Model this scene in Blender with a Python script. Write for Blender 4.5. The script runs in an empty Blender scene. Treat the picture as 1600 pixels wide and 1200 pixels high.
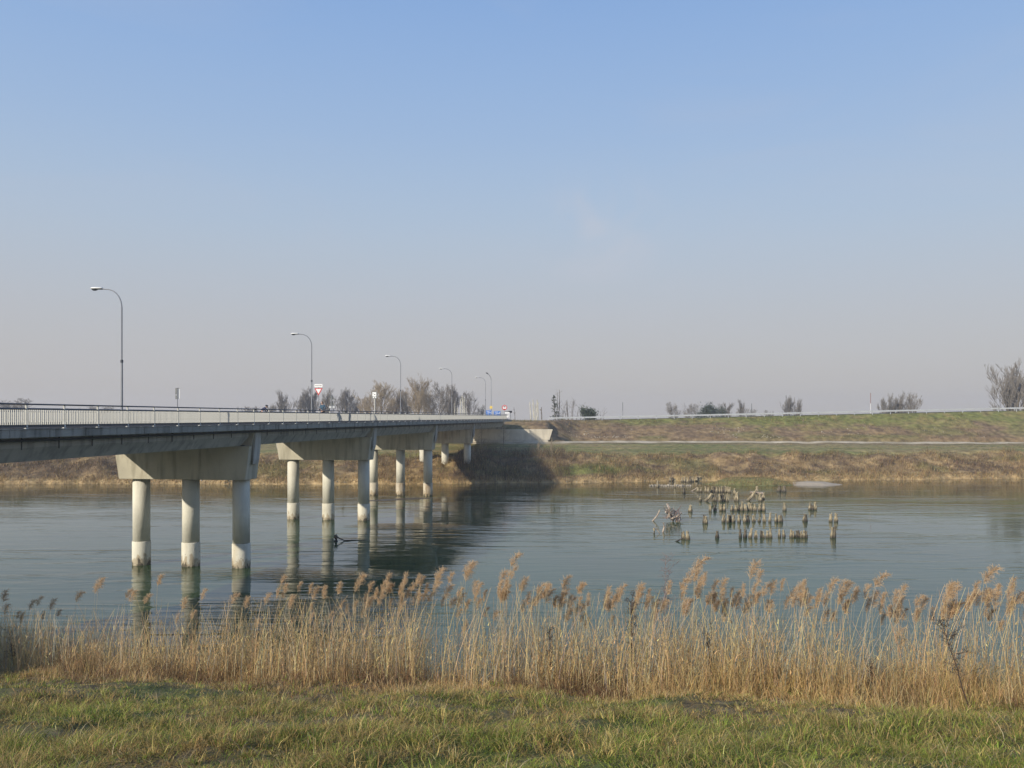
import bpy, bmesh, math, random
import numpy as np
from mathutils import Vector, Matrix, Quaternion

R = math.radians
random.seed(7)
rng = np.random.default_rng(7)
SC = bpy.context.scene
COL = SC.collection

# ------------------------------------------------------------------ camera
F, HZ, EYE = 1300.0, 652.0, 10.0          # focal length and horizon row of a 1600 x 1200 frame
cam_data = bpy.data.cameras.new('camera')
cam_data.sensor_width = 36.0
cam_data.lens = F / 1600 * 36
cam_data.shift_y = 52 / 1600
cam_data.clip_start = 0.1
cam_data.clip_end = 3000
cam = bpy.data.objects.new('camera', cam_data)
cam.location = (0, 0, EYE)
cam.rotation_euler = (R(90), 0, 0)
COL.objects.link(cam)
SC.camera = cam

# ------------------------------------------------------------------ sky, sun, exposure
SUN = Vector((-0.726, -0.688, 0.0)).normalized()
ELEV = R(25.4)
SUN = Vector((SUN.x * math.cos(ELEV), SUN.y * math.cos(ELEV), math.sin(ELEV)))
world = bpy.data.worlds.new("World")
SC.world = world
world.use_nodes = True
wn, wl = world.node_tree.nodes, world.node_tree.links
wn.clear()
w_out = wn.new('ShaderNodeOutputWorld')
w_bg = wn.new('ShaderNodeBackground')
w_bg.inputs['Strength'].default_value = 0.1
sky = wn.new('ShaderNodeTexSky')
sky.sky_type = 'NISHITA'
sky.sun_disc = False
sky.sun_elevation = ELEV
sky.sun_rotation = math.atan2(SUN.x, SUN.y)
sky.air_density = 1.0
sky.dust_density = 2.5
sky.ozone_density = 1.5
tc = wn.new('ShaderNodeTexCoord')
sx = wn.new('ShaderNodeSeparateXYZ')
wl.new(tc.outputs['Generated'], sx.inputs[0])
ramp = wn.new('ShaderNodeValToRGB')            # the haze layer of a still winter sky: grey lilac low, blue higher
cr = ramp.color_ramp
cr.interpolation = 'B_SPLINE'
stops = [(0.0, (.535, .510, .500)), (.07, (.535, .525, .535)), (.14, (.515, .545, .600)), (.22, (.465, .570, .700)),
         (.32, (.37, .52, .76)), (.45, (.27, .445, .77)), (.70, (.17, .33, .68)), (1.0, (.12, .25, .58))]
cr.elements[0].position, cr.elements[0].color = stops[0][0], (*stops[0][1], 1)
cr.elements[1].position, cr.elements[1].color = stops[-1][0], (*stops[-1][1], 1)
for p, c in stops[1:-1]:
    e = cr.elements.new(p); e.color = (*c, 1)
wl.new(sx.outputs['Z'], ramp.inputs['Fac'])
# thin cirrus veil
mp = wn.new('ShaderNodeMapping'); mp.inputs['Scale'].default_value = (1.6, 1.6, 7.0)
wl.new(tc.outputs['Generated'], mp.inputs[0])
cn = wn.new('ShaderNodeTexNoise'); cn.inputs['Scale'].default_value = 1.6; cn.inputs['Detail'].default_value = 5
cn.inputs['Distortion'].default_value = .8
wl.new(mp.outputs[0], cn.inputs['Vector'])
cm = wn.new('ShaderNodeMapRange')
cm.inputs[1].default_value = .50; cm.inputs[2].default_value = .85; cm.inputs[3].default_value = 0; cm.inputs[4].default_value = .22
wl.new(cn.outputs['Fac'], cm.inputs[0])
veil = wn.new('ShaderNodeMix'); veil.data_type = 'RGBA'
wl.new(cm.outputs[0], veil.inputs[0]); wl.new(ramp.outputs[0], veil.inputs[6]); veil.inputs[7].default_value = (.56, .57, .64, 1)
wd = wn.new('ShaderNodeVectorMath'); wd.operation = 'SUBTRACT'; wd.inputs[1].default_value = (.1006, .969, .2236)
wl.new(tc.outputs['Generated'], wd.inputs[0])
wn2 = wn.new('ShaderNodeTexNoise'); wn2.inputs['Scale'].default_value = 9; wn2.inputs['Detail'].default_value = 5; wn2.inputs['Distortion'].default_value = 1.2
wl.new(tc.outputs['Generated'], wn2.inputs['Vector'])
wsc = wn.new('ShaderNodeVectorMath'); wsc.operation = 'MULTIPLY'; wsc.inputs[1].default_value = (1.0, 1.0, 1.25); wl.new(wd.outputs[0], wsc.inputs[0])
wln = wn.new('ShaderNodeVectorMath'); wln.operation = 'LENGTH'; wl.new(wsc.outputs[0], wln.inputs[0])
wmr = wn.new('ShaderNodeMapRange'); wmr.interpolation_type = 'SMOOTHSTEP'
wmr.inputs[1].default_value = .0; wmr.inputs[2].default_value = .11; wmr.inputs[3].default_value = 1; wmr.inputs[4].default_value = 0
wl.new(wln.outputs['Value'], wmr.inputs[0])
wnr = wn.new('ShaderNodeMapRange'); wnr.inputs[1].default_value = .42; wnr.inputs[2].default_value = .70; wnr.inputs[4].default_value = .5
wl.new(wn2.outputs['Fac'], wnr.inputs[0])
wmu = wn.new('ShaderNodeMath'); wmu.operation = 'MULTIPLY'; wl.new(wmr.outputs[0], wmu.inputs[0]); wl.new(wnr.outputs[0], wmu.inputs[1])
veil2 = wn.new('ShaderNodeMix'); veil2.data_type = 'RGBA'; veil2.inputs[7].default_value = (.62, .61, .66, 1)
wl.new(wmu.outputs[0], veil2.inputs[0]); wl.new(veil.outputs[2], veil2.inputs[6])
sc10 = wn.new('ShaderNodeVectorMath'); sc10.operation = 'SCALE'; sc10.inputs['Scale'].default_value = 10.0
wl.new(veil2.outputs[2], sc10.inputs[0])
wm = wn.new('ShaderNodeMix'); wm.data_type = 'RGBA'; wm.inputs[0].default_value = .88
wl.new(sky.outputs[0], wm.inputs[6]); wl.new(sc10.outputs[0], wm.inputs[7])
wl.new(wm.outputs[2], w_bg.inputs['Color'])
wl.new(w_bg.outputs[0], w_out.inputs['Surface'])

sun_data = bpy.data.lights.new('sun', 'SUN')
sun_data.energy = 4.9
sun_data.angle = R(0.6)
sun_data.color = (1.0, .915, .78)
sun = bpy.data.objects.new('sun', sun_data)
sun.rotation_euler = SUN.to_track_quat('Z', 'Y').to_euler()
sun.location = (0, 0, 60)
COL.objects.link(sun)
SC.view_settings.view_transform = 'Standard'
SC.view_settings.look = 'None'
SC.view_settings.gamma = 1
SC.view_settings.use_curve_mapping = False
SC.view_settings.exposure = 0.0
SC.cycles.max_bounces = 5
SC.cycles.diffuse_bounces = 2
SC.cycles.glossy_bounces = 2
SC.cycles.transmission_bounces = 2
SC.cycles.volume_bounces = 0
SC.cycles.use_adaptive_sampling = True

# ------------------------------------------------------------------ helpers
def at(x, y, d):
    """world point at distance d that the photo shows at pixel (x, y)"""
    return Vector(((x - 800) / F * d, d, EYE + (HZ - y) / F * d))

def tag(o, label=None, cat=None, group=None, kind=None):
    if label: o['label'] = label
    if cat: o['category'] = cat
    if group: o['group'] = group
    if kind: o['kind'] = kind
    return o

def empty(name, loc, label, cat, rz=0, group=None):
    o = bpy.data.objects.new(name, None)
    o.empty_display_size = .2
    o.location = loc
    o.rotation_euler = (0, 0, rz)
    COL.objects.link(o)
    return tag(o, label, cat, group)

def link(name, me, parent=None, loc=None):
    o = bpy.data.objects.new(name, me)
    if parent: o.parent = parent
    if loc is not None: o.location = loc
    COL.objects.link(o)
    return o

def mat_simple(name, col, rough=.7, metal=0.0, spec=.5, noise=0.0, nscale=3.0, stretch=(1, 1, 1), col2=None, bump=0.0, bscale=20):
    m = bpy.data.materials.new(name); m.use_nodes = True
    n, l = m.node_tree.nodes, m.node_tree.links
    b = n['Principled BSDF']
    b.inputs['Roughness'].default_value = rough
    b.inputs['Metallic'].default_value = metal
    b.inputs['Specular IOR Level'].default_value = spec
    b.inputs['Base Color'].default_value = (*col, 1)
    if noise or bump:
        t = n.new('ShaderNodeTexCoord'); mpn = n.new('ShaderNodeMapping'); mpn.inputs['Scale'].default_value = stretch
        l.new(t.outputs['Object'], mpn.inputs[0])
    if noise:
        nt = n.new('ShaderNodeTexNoise'); nt.inputs['Scale'].default_value = nscale; nt.inputs['Detail'].default_value = 6
        l.new(mpn.outputs[0], nt.inputs['Vector'])
        mr = n.new('ShaderNodeMapRange'); mr.inputs[1].default_value = .3; mr.inputs[2].default_value = .7
        l.new(nt.outputs['Fac'], mr.inputs[0])
        mx = n.new('ShaderNodeMix'); mx.data_type = 'RGBA'
        c2 = col2 if col2 else tuple(c * (1 - noise) for c in col)
        mx.inputs[6].default_value = (*col, 1); mx.inputs[7].default_value = (*c2, 1)
        l.new(mr.outputs[0], mx.inputs[0]); l.new(mx.outputs[2], b.inputs['Base Color'])
    if bump:
        n2 = n.new('ShaderNodeTexNoise'); n2.inputs['Scale'].default_value = bscale; n2.inputs['Detail'].default_value = 4
        l.new(mpn.outputs[0], n2.inputs['Vector'])
        bp = n.new('ShaderNodeBump'); bp.inputs['Strength'].default_value = bump; bp.inputs['Distance'].default_value = .02
        l.new(n2.outputs['Fac'], bp.inputs['Height']); l.new(bp.outputs[0], b.inputs['Normal'])
    return m

def mat_concrete(name, base, dark, stain, streak=.6, band=False, topdark=None):
    """concrete with vertical run-off streaks, blotches and pits; coordinates in the object's own space"""
    m = bpy.data.materials.new(name); m.use_nodes = True
    n, l = m.node_tree.nodes, m.node_tree.links
    b = n['Principled BSDF']; b.inputs['Roughness'].default_value = .85; b.inputs['Specular IOR Level'].default_value = .25
    g = n.new('ShaderNodeNewGeometry')
    def noise(scale, st, detail=5, lo=.35, hi=.7):
        mpn = n.new('ShaderNodeMapping'); mpn.inputs['Scale'].default_value = st
        l.new(g.outputs['Position'], mpn.inputs[0])
        t = n.new('ShaderNodeTexNoise'); t.inputs['Scale'].default_value = scale; t.inputs['Detail'].default_value = detail
        l.new(mpn.outputs[0], t.inputs['Vector'])
        r = n.new('ShaderNodeMapRange'); r.inputs[1].default_value = lo; r.inputs[2].default_value = hi
        l.new(t.outputs['Fac'], r.inputs[0]); return r.outputs[0]
    def mix(f, a, c, k=1.0):
        x = n.new('ShaderNodeMix'); x.data_type = 'RGBA'
        if k != 1.0:
            mm = n.new('ShaderNodeMath'); mm.operation = 'MULTIPLY'; mm.inputs[1].default_value = k
            l.new(f, mm.inputs[0]); f = mm.outputs[0]
        l.new(f, x.inputs[0])
        for s, v in ((6, a), (7, c)):
            if isinstance(v, tuple): x.inputs[s].default_value = (*v, 1)
            else: l.new(v, x.inputs[s])
        return x.outputs[2]
    c = mix(noise(.7, (1, 1, 1)), base, tuple(v * .82 for v in base))
    c = mix(noise(2.2, (1, 1, .13), 6, .48, .72), c, dark, streak)
    c = mix(noise(1.1, (1, 1, .35), 4, .60, .75), c, stain, .45)
    c = mix(noise(14, (1, 1, 1), 3, .62, .75), c, dark, .35)
    if band:                                         # tide marks: rust and silt just above the water line
        sz = n.new('ShaderNodeSeparateXYZ'); l.new(g.outputs['Position'], sz.inputs[0])
        nz = noise(3.2, (1, 1, .6), 5, .0, 1.0)
        ad = n.new('ShaderNodeMath'); ad.operation = 'MULTIPLY_ADD'; ad.inputs[1].default_value = 2.0; ad.inputs[2].default_value = -.40
        l.new(nz, ad.inputs[0])
        for lo, colr, k in ((.0, (.30, .215, .11), .6), (-.42, (.045, .04, .03), .85)):
            sb = n.new('ShaderNodeMath'); sb.operation = 'SUBTRACT'; l.new(ad.outputs[0], sb.inputs[0]); l.new(sz.outputs['Z'], sb.inputs[1])
            r = n.new('ShaderNodeMapRange'); r.inputs[1].default_value = .0 - lo; r.inputs[2].default_value = .18 - lo
            l.new(sb.outputs[0], r.inputs[0]); c = mix(r.outputs[0], c, colr, k)
        c = mix(noise(7, (1, 1, 1), 2, .68, .72), c, (.05, .045, .04), .8)
    l.new(c, b.inputs['Base Color'])
    bp = n.new('ShaderNodeBump'); bp.inputs['Strength'].default_value = .5; bp.inputs['Distance'].default_value = .02
    l.new(noise(9, (1, 1, .5), 6, .2, .8), bp.inputs['Height']); l.new(bp.outputs[0], b.inputs['Normal'])
    return m

def mat_attr(name, rough=.85, trans=0.0, mul=1.0, fine=None, bump=0.0):
    """own colour of each blade or patch, stored on the mesh"""
    m = bpy.data.materials.new(name); m.use_nodes = True
    n, l = m.node_tree.nodes, m.node_tree.links
    b = n['Principled BSDF']; b.inputs['Roughness'].default_value = rough; b.inputs['Specular IOR Level'].default_value = .2
    a = n.new('ShaderNodeAttribute'); a.attribute_name = 'Col'
    src = a.outputs['Color']
    if fine:
        g = n.new('ShaderNodeNewGeometry')
        t = n.new('ShaderNodeTexNoise'); t.inputs['Scale'].default_value = fine; t.inputs['Detail'].default_value = 8
        l.new(g.outputs['Position'], t.inputs['Vector'])
        r = n.new('ShaderNodeMapRange'); r.inputs[1].default_value = .3; r.inputs[2].default_value = .7; r.inputs[3].default_value = .5; r.inputs[4].default_value = 1.35
        l.new(t.outputs['Fac'], r.inputs[0])
        v = n.new('ShaderNodeVectorMath'); v.operation = 'SCALE'; l.new(src, v.inputs[0]); l.new(r.outputs[0], v.inputs['Scale']); src = v.outputs[0]
        if bump:
            bp = n.new('ShaderNodeBump'); bp.inputs['Strength'].default_value = bump; bp.inputs['Distance'].default_value = .15
            l.new(t.outputs['Fac'], bp.inputs['Height']); l.new(bp.outputs[0], b.inputs['Normal'])
    l.new(src, b.inputs['Base Color'])
    if trans:
        tr = n.new('ShaderNodeBsdfTranslucent'); l.new(src, tr.inputs['Color'])
        mx = n.new('ShaderNodeMixShader'); mx.inputs[0].default_value = trans
        l.new(b.outputs[0], mx.inputs[1]); l.new(tr.outputs[0], mx.inputs[2])
        l.new(mx.outputs[0], n['Material Output'].inputs['Surface'])
    return m

def mesh_np(name, V, faces, mat=None, col=None, smooth=False):
    """V (n,3); faces: list of (m,k) int arrays with equal k each"""
    me = bpy.data.meshes.new(name)
    V = np.ascontiguousarray(V, dtype=np.float32)
    me.vertices.add(len(V)); me.vertices.foreach_set('co', V.ravel())
    loops = np.concatenate([f.ravel() for f in faces]).astype(np.int32)
    tot = np.concatenate([np.full(len(f), f.shape[1]) for f in faces]).astype(np.int32)
    start = np.concatenate([[0], np.cumsum(tot)[:-1]]).astype(np.int32)
    me.loops.add(len(loops)); me.loops.foreach_set('vertex_index', loops)
    me.polygons.add(len(tot)); me.polygons.foreach_set('loop_start', start); me.polygons.foreach_set('loop_total', tot)
    if smooth: me.polygons.foreach_set('use_smooth', np.ones(len(tot), dtype=bool))
    me.update(calc_edges=True)
    if col is not None:
        a = me.color_attributes.new('Col', 'FLOAT_COLOR', 'POINT')
        c4 = np.ones((len(V), 4), dtype=np.float32); c4[:, :3] = col
        a.data.foreach_set('color', c4.ravel())
    if mat: me.materials.append(mat)
    return me

def hash2(i, j, s):
    h = (i * 374761393 + j * 668265263 + s * 2147483647 * 7) & 0xffffffff
    h = ((h ^ (h >> 13)) * 1274126177) & 0xffffffff
    return ((h ^ (h >> 16)) & 0xffff) / 65535.0

def vnoise(x, y, s=0):
    xi = np.floor(x).astype(np.int64); yi = np.floor(y).astype(np.int64)
    fx = x - xi; fy = y - yi
    fx = fx * fx * (3 - 2 * fx); fy = fy * fy * (3 - 2 * fy)
    a, b = hash2(xi, yi, s), hash2(xi + 1, yi, s)
    c, d = hash2(xi, yi + 1, s), hash2(xi + 1, yi + 1, s)
    return (a * (1 - fx) + b * fx) * (1 - fy) + (c * (1 - fx) + d * fx) * fy

def fbm(x, y, s=0, o=4):
    v = 0; a = .5; t = 0
    for k in range(o):
        v = v + a * vnoise(x, y, s + k * 17); t += a; a *= .5; x = x * 2.03 + 5.1; y = y * 2.03 + 1.7
    return v / t

def ss(x, a, b):
    t = np.clip((x - a) / (b - a), 0, 1); return t * t * (3 - 2 * t)

def lerp(a, b, f):
    a = np.asarray(a, dtype=float); b = np.asarray(b, dtype=float); f = np.asarray(f)[..., None]
    return a * (1 - f) + b * f

class MB:
    """collects boxes, tubes and plates of ONE part"""
    def __init__(s): s.v = []; s.f = []
    def add(s, vs, fs):
        o = len(s.v); s.v += [tuple(v) for v in vs]; s.f += [tuple(i + o for i in f) for f in fs]; return s
    def box(s, x0, x1, y0, y1, z0, z1):
        return s.add([(x0, y0, z0), (x1, y0, z0), (x1, y1, z0), (x0, y1, z0), (x0, y0, z1), (x1, y0, z1), (x1, y1, z1), (x0, y1, z1)],
                     [(0, 3, 2, 1), (4, 5, 6, 7), (0, 1, 5, 4), (1, 2, 6, 5), (2, 3, 7, 6), (3, 0, 4, 7)])
    def tube(s, pts, rad, n=6, caps=True):
        pts = [Vector(p) for p in pts]
        if not hasattr(rad, '__len__'): rad = [rad] * len(pts)
        rings = []
        up = Vector((0, 0, 1))
        for i, p in enumerate(pts):
            d = (pts[min(i + 1, len(pts) - 1)] - pts[max(i - 1, 0)]).normalized()
            a = d.cross(up)
            if a.length < .05: a = d.cross(Vector((0, 1, 0)))
            a.normalize(); b = a.cross(d)
            if i and rings:
                pass
            rings.append([p + (a * math.cos(k * math.tau / n) + b * math.sin(k * math.tau / n)) * rad[i] for k in range(n)])
        vs = [v for r in rings for v in r]; fs = []
        for i in range(len(pts) - 1):
            for k in range(n):
                fs.append((i * n + k, i * n + (k + 1) % n, (i + 1) * n + (k + 1) % n, (i + 1) * n + k))
        if caps:
            fs.append(tuple(range(n))[::-1]); fs.append(tuple(range((len(pts) - 1) * n, len(pts) * n)))
        return s.add(vs, fs)
    def prism(s, poly, axis, a, b):
        """poly: 2-D outline; extruded along axis from a to b"""
        n = len(poly)
        def P(u, v, w): return {'x': (w, u, v), 'y': (u, w, v), 'z': (u, v, w)}[axis]
        vs = [P(u, v, a) for u, v in poly] + [P(u, v, b) for u, v in poly]
        fs = [tuple(range(n)), tuple(range(n, 2 * n))[::-1]] + [(i, (i + 1) % n, n + (i + 1) % n, n + i) for i in range(n)]
        return s.add(vs, fs)
    def mesh(s, name, mat, smooth=False, bevel=0):
        me = bpy.data.meshes.new(name); me.from_pydata(s.v, [], s.f)
        bm = bmesh.new(); bm.from_mesh(me)
        bmesh.ops.recalc_face_normals(bm, faces=bm.faces)
        if bevel: bmesh.ops.bevel(bm, geom=list(bm.edges), offset=bevel, segments=1, affect='EDGES', clamp_overlap=True)
        bm.to_mesh(me); bm.free()
        if smooth:
            me.polygons.foreach_set('use_smooth', [True] * len(me.polygons))
        if mat: me.materials.append(mat)
        return me
    def build(s, name, mat, parent=None, smooth=False, bevel=0, loc=None):
        return link(name, s.mesh(name, mat, smooth, bevel), parent, loc)

# ------------------------------------------------------------------ materials
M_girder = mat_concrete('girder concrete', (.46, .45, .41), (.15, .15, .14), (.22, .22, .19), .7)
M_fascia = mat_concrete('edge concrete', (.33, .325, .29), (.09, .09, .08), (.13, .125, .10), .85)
M_cap = mat_concrete('pier cap concrete', (.52, .48, .37), (.20, .18, .13), (.25, .18, .11), .75)
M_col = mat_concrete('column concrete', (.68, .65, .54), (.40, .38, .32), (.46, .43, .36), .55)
M_sleeve = mat_concrete('column sleeve concrete', (.68, .65, .54), (.42, .36, .25), (.40, .31, .19), .6, band=True)
M_sleeve2 = mat_concrete('eroded sleeve concrete', (.60, .54, .42), (.22, .15, .08), (.25, .16, .09), .8, band=True)
M_wall = mat_concrete('wing wall concrete', (.62, .56, .44), (.36, .32, .24), (.42, .36, .26), .4)
M_asphalt = mat_simple('asphalt', (.06, .06, .06), .9, noise=.3, nscale=4, bump=.3)
M_kerb = mat_simple('kerb stone', (.33, .33, .31), .85, noise=.25)
M_steel = mat_simple('dark painted steel', (.075, .082, .095), .5, .3, noise=.3, nscale=5)
M_rail = mat_simple('cream painted steel', (.50, .495, .45), .55, noise=.18, nscale=6)
M_plate = mat_simple('pale steel plate', (.7, .7, .66), .5)
M_pole = mat_simple('galvanised pole', (.26, .27, .29), .5, .5, noise=.2, nscale=3)
M_lamp = mat_simple('pale lamp housing', (.75, .75, .72), .35)
M_lampglass = mat_simple('dark lamp glass', (.05, .055, .06), .25)
M_zinc = mat_simple('galvanised guardrail', (.54, .56, .57), .45, .1, noise=.15, nscale=.6)
M_white = mat_simple('white sign paint', (.8, .8, .78), .45)
M_red = mat_simple('red sign paint', (.55, .035, .03), .45)
M_blue = mat_simple('blue sign paint', (.04, .17, .55), .45)
M_black = mat_simple('black paint', (.02, .02, .022), .5)
M_yellow = mat_simple('yellow sign paint', (.75, .55, .12), .5)
M_signback = mat_simple('grey sign back', (.13, .14, .14), .55, .3)
M_wood = mat_simple('weathered pile wood', (.50, .42, .265), .9, noise=.5, nscale=7, stretch=(1, 1, .25), col2=(.085, .065, .042), bump=.9, bscale=9)
M_wooddark = mat_simple('wet dark pile wood', (.20, .165, .11), .8, noise=.5, nscale=7, stretch=(1, 1, .25), col2=(.035, .028, .02), bump=.9, bscale=9)
M_drift = mat_simple('bleached driftwood', (.50, .42, .33), .85, noise=.5, nscale=5, col2=(.20, .14, .10))
M_bark = mat_simple('grey bark', (.16, .135, .105), .9, noise=.4, nscale=4)
M_twig = mat_simple('bare twigs', (.215, .19, .16), .9)
M_twigtan = mat_simple('reddish twigs', (.33, .26, .17), .9)
M_barkwhite = mat_simple('pale pruned bark', (.62, .59, .48), .8, noise=.4, nscale=1.5, stretch=(1, 1, .4))
M_ever = mat_simple('evergreen leaves', (.055, .08, .04), .7, noise=.5, nscale=1.2)
M_sand = mat_simple('grey sand', (.40, .33, .24), .95, noise=.2, nscale=1.5, bump=.4, bscale=12)
M_stone = mat_simple('pale stones', (.42, .36, .27), .9, noise=.4, nscale=1.5)
M_ground = mat_attr('bank soil and turf', fine=3.5, bump=.6)
M_groundfar = mat_attr('far turf', fine=.9, bump=.8)
M_blade = mat_attr('grass blades', rough=.6, trans=.35)
M_reed = mat_attr('reed stems', rough=.6, trans=.25)
M_plume = mat_simple('reed plume', (.72, .55, .36), .9, noise=.3, nscale=6, col2=(.58, .41, .24))
_n, _l = M_plume.node_tree.nodes, M_plume.node_tree.links
_t = _n.new('ShaderNodeBsdfTranslucent'); _t.inputs[0].default_value = (.70, .50, .28, 1)
_m = _n.new('ShaderNodeMixShader'); _m.inputs[0].default_value = .5
_l.new(_n['Principled BSDF'].outputs[0], _m.inputs[1]); _l.new(_t.outputs[0], _m.inputs[2]); _l.new(_m.outputs[0], _n['Material Output'].inputs['Surface'])
M_stem = mat_simple('straw stem', (.50, .40, .23), .6, noise=.3, nscale=3)
M_weed = mat_simple('dead weed stalk', (.075, .05, .035), .9, noise=.3, nscale=6)

for _w in (M_wood, M_wooddark):        # soaked band just above the water
    _n, _l = _w.node_tree.nodes, _w.node_tree.links; _b = _n['Principled BSDF']
    _src = _b.inputs['Base Color'].links[0].from_socket
    _g = _n.new('ShaderNodeNewGeometry'); _s = _n.new('ShaderNodeSeparateXYZ'); _l.new(_g.outputs['Position'], _s.inputs[0])
    _r = _n.new('ShaderNodeMapRange'); _r.inputs[1].default_value = .06; _r.inputs[2].default_value = .32; _r.inputs[3].default_value = .28; _r.inputs[4].default_value = 1
    _l.new(_s.outputs['Z'], _r.inputs[0])
    _v = _n.new('ShaderNodeVectorMath'); _v.operation = 'SCALE'; _l.new(_src, _v.inputs[0]); _l.new(_r.outputs[0], _v.inputs['Scale']); _l.new(_v.outputs[0], _b.inputs['Base Color'])

# ------------------------------------------------------------------ terrain height functions
def shore_far(X):
    X = np.asarray(X, dtype=float)
    return (np.interp(X, [-90, -60, -20, -8, 0, 8, 20, 45, 82, 150], [124, 124.5, 124, 125, 127, 126.5, 129, 131, 135.5, 140])
            + 1.2 * (fbm(X * .12, X * 0 + 3, 5, 3) - .5) + 1.0 * (vnoise(X * .7, X * 0 + 1, 8) - .5))

def crest(X):
    return np.interp(X, [-700, 7, 43, 114, 200, 700], [9.15, 9.2, 9.9, 11.5, 12.2, 12.5])

def h_far(X, Y):
    X = np.asarray(X, dtype=float); Y = np.asarray(Y, dtype=float)
    v = Y - shore_far(X)
    lump = fbm(X * .25, Y * .25, 11, 4) - .5
    low = np.interp(v, [-12, -1.0, 0, .6, 5, 10.5, 14, 44], [-2, -.6, 0, .55, 2.1, 3.7, 4.05, 5.1])
    low = low + lump * 2.3 * ss(v, .4, 4) * (1 - ss(v, 10, 15)) + lump * .35 * ss(v, 10, 20)
    cut = ss(X, 43, 50) * (1 - ss(X, 56, 64))        # worn bare hollow in the bank
    low = low - .5 * cut * ss(v, 2, 5) * (1 - ss(v, 6, 10))
    toe = 173.0 - 6.0 * (1 - ss(X, 8.0, 15)) * ss(X, -46, -30)
    run = 12.0 - 4.0 * (1 - ss(X, 8.0, 15)) * ss(X, -46, -30)
    wallk = (1 - ss(X, 7.3, 8.1)) * ss(X, -30, -27)
    s = (Y - toe) / run
    up = 5.5 + (crest(X) - 5.5) * np.clip(s, 0, 1) + (fbm(X * .35, Y * .35, 31, 3) - .5) * .5 * np.clip(s * 4, 0, 1) * (1 - ss(s, .85, 1.0))
    upw = np.where(Y > 166.7, np.maximum(up, 7.45 + (crest(X) - 7.45) * np.clip((Y - 166.7) / 4.5, 0, 1)), low)
    z = np.where(s > 0, np.maximum(up, low), low)
    z = np.where(wallk > 0, z * (1 - wallk) + upw * wallk, z)
    back = ss(Y, 197, 212)
    z = np.where(Y > 190, z * (1 - back) + 5.0 * back, z)
    return z

def yb(X):
    return 17.3 - .32 * np.clip(X, -30, 12) + .8 * (fbm(np.asarray(X, dtype=float) * .35, np.asarray(X, dtype=float) * 0, 77, 3) - .5) * 2

def h_near(X, Y):
    X = np.asarray(X, dtype=float); Y = np.asarray(Y, dtype=float)
    b = yb(X) + 1.2
    z = 8.35 - .235 * np.clip(Y, 0, None)
    z0 = 8.35 - .235 * b
    z = np.where(Y > b, z0 - (Y - b) * (z0 + 1.2) / 8.5, z)
    z = np.maximum(z, -2.5)
    z = z + (fbm(X * .6, Y * .6, 3, 4) - .5) * .45 * ss(Y, 1.5, 5) + (fbm(X * 2.2, Y * 2.2, 9, 3) - .5) * .16 * ss(Y, 1.5, 5)
    return z

# colours of the turf, as functions of the place
STRAW, TAN, BROWN, DKBROWN = (.42, .30, .145), (.31, .215, .105), (.175, .12, .07), (.085, .06, .04)
GREEN, LGREEN, DGREEN = (.165, .170, .050), (.235, .225, .075), (.06, .075, .03)

def col_far(X, Y, jit=0):
    v = Y - shore_far(X)
    n1 = fbm(X * .10, Y * .18, 41, 4); n2 = fbm(X * .45, Y * .6, 52, 4); n3 = fbm(X * 1.7, Y * 1.7, 63, 3)
    c = lerp(TAN, BROWN, ss(n2, .40, .62))
    c = lerp(c, STRAW, ss(n3, .5, .72) * .7) if np.ndim(c) == 1 else c * (1 - (ss(n3, .5, .72) * .7)[..., None]) + np.array(STRAW) * (ss(n3, .5, .72) * .7)[..., None]
    def mixin(c, col, f): return c * (1 - f[..., None]) + np.array(col) * f[..., None]
    c = mixin(c, DKBROWN, ss(n1, .52, .70) * .55 * (1 - ss(v, 9, 12)))
    patch = ss(X, 5, 9) * (1 - ss(X, 15, 19)) * ss(v, 1.5, 3) * (1 - ss(v, 5, 7))
    c = mixin(c, GREEN, np.clip(patch * 1.1 + ss(n1, .55, .3) * 0 + ss(.44 - n1, 0, .12) * .5, 0, 1) * (1 - ss(v, 8, 10)))
    c = mixin(c, STRAW, (1 - ss(v, .6, 2.2)) * .75)
    gl = ss(v, 9.5, 12.5) * (1 - ss(Y, 170, 173))
    c = mixin(c, GREEN, gl * (.55 + .45 * ss(n1, .35, .6)))
    c = mixin(c, LGREEN, gl * ss(n2, .5, .7) * .6)
    c = mixin(c, TAN, gl * ss(n3, .48, .72) * .5)
    c = mixin(c, STRAW, gl * ss(fbm(X * .06, Y * .5, 58, 3), .5, .7) * .35)
    c = mixin(c, BROWN, ss(Y, 161, 166) * (1 - ss(Y, 170, 173)) * .55)
    # dike slope
    s = ss(Y, 172, 174) + ss(Y, 166.8, 167.3) * (1 - ss(X, 8, 13)) * ss(X, -40, -30); s = np.clip(s, 0, 1)
    c = mixin(c, BROWN, s)
    c = mixin(c, (.24, .17, .095), s * ss(n3, .45, .65) * .8)
    c = mixin(c, TAN, s * ss(n2, .5, .7) * .6)
    top = ss(Y + (n2 - .5) * 9 + 2.4 * ss(X, 25, 70), 180.0, 184.0) * (.25 + .75 * ss(X, 12, 50))
    low_g = s * ss(n1 + .10 * ss(X, 20, 70), .50, .66) * .55
    c = mixin(c, GREEN, np.clip(top + low_g, 0, 1))
    c = mixin(c, TAN, np.clip(top, 0, 1) * ss(n2, .45, .7) * .45)
    return c

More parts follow.
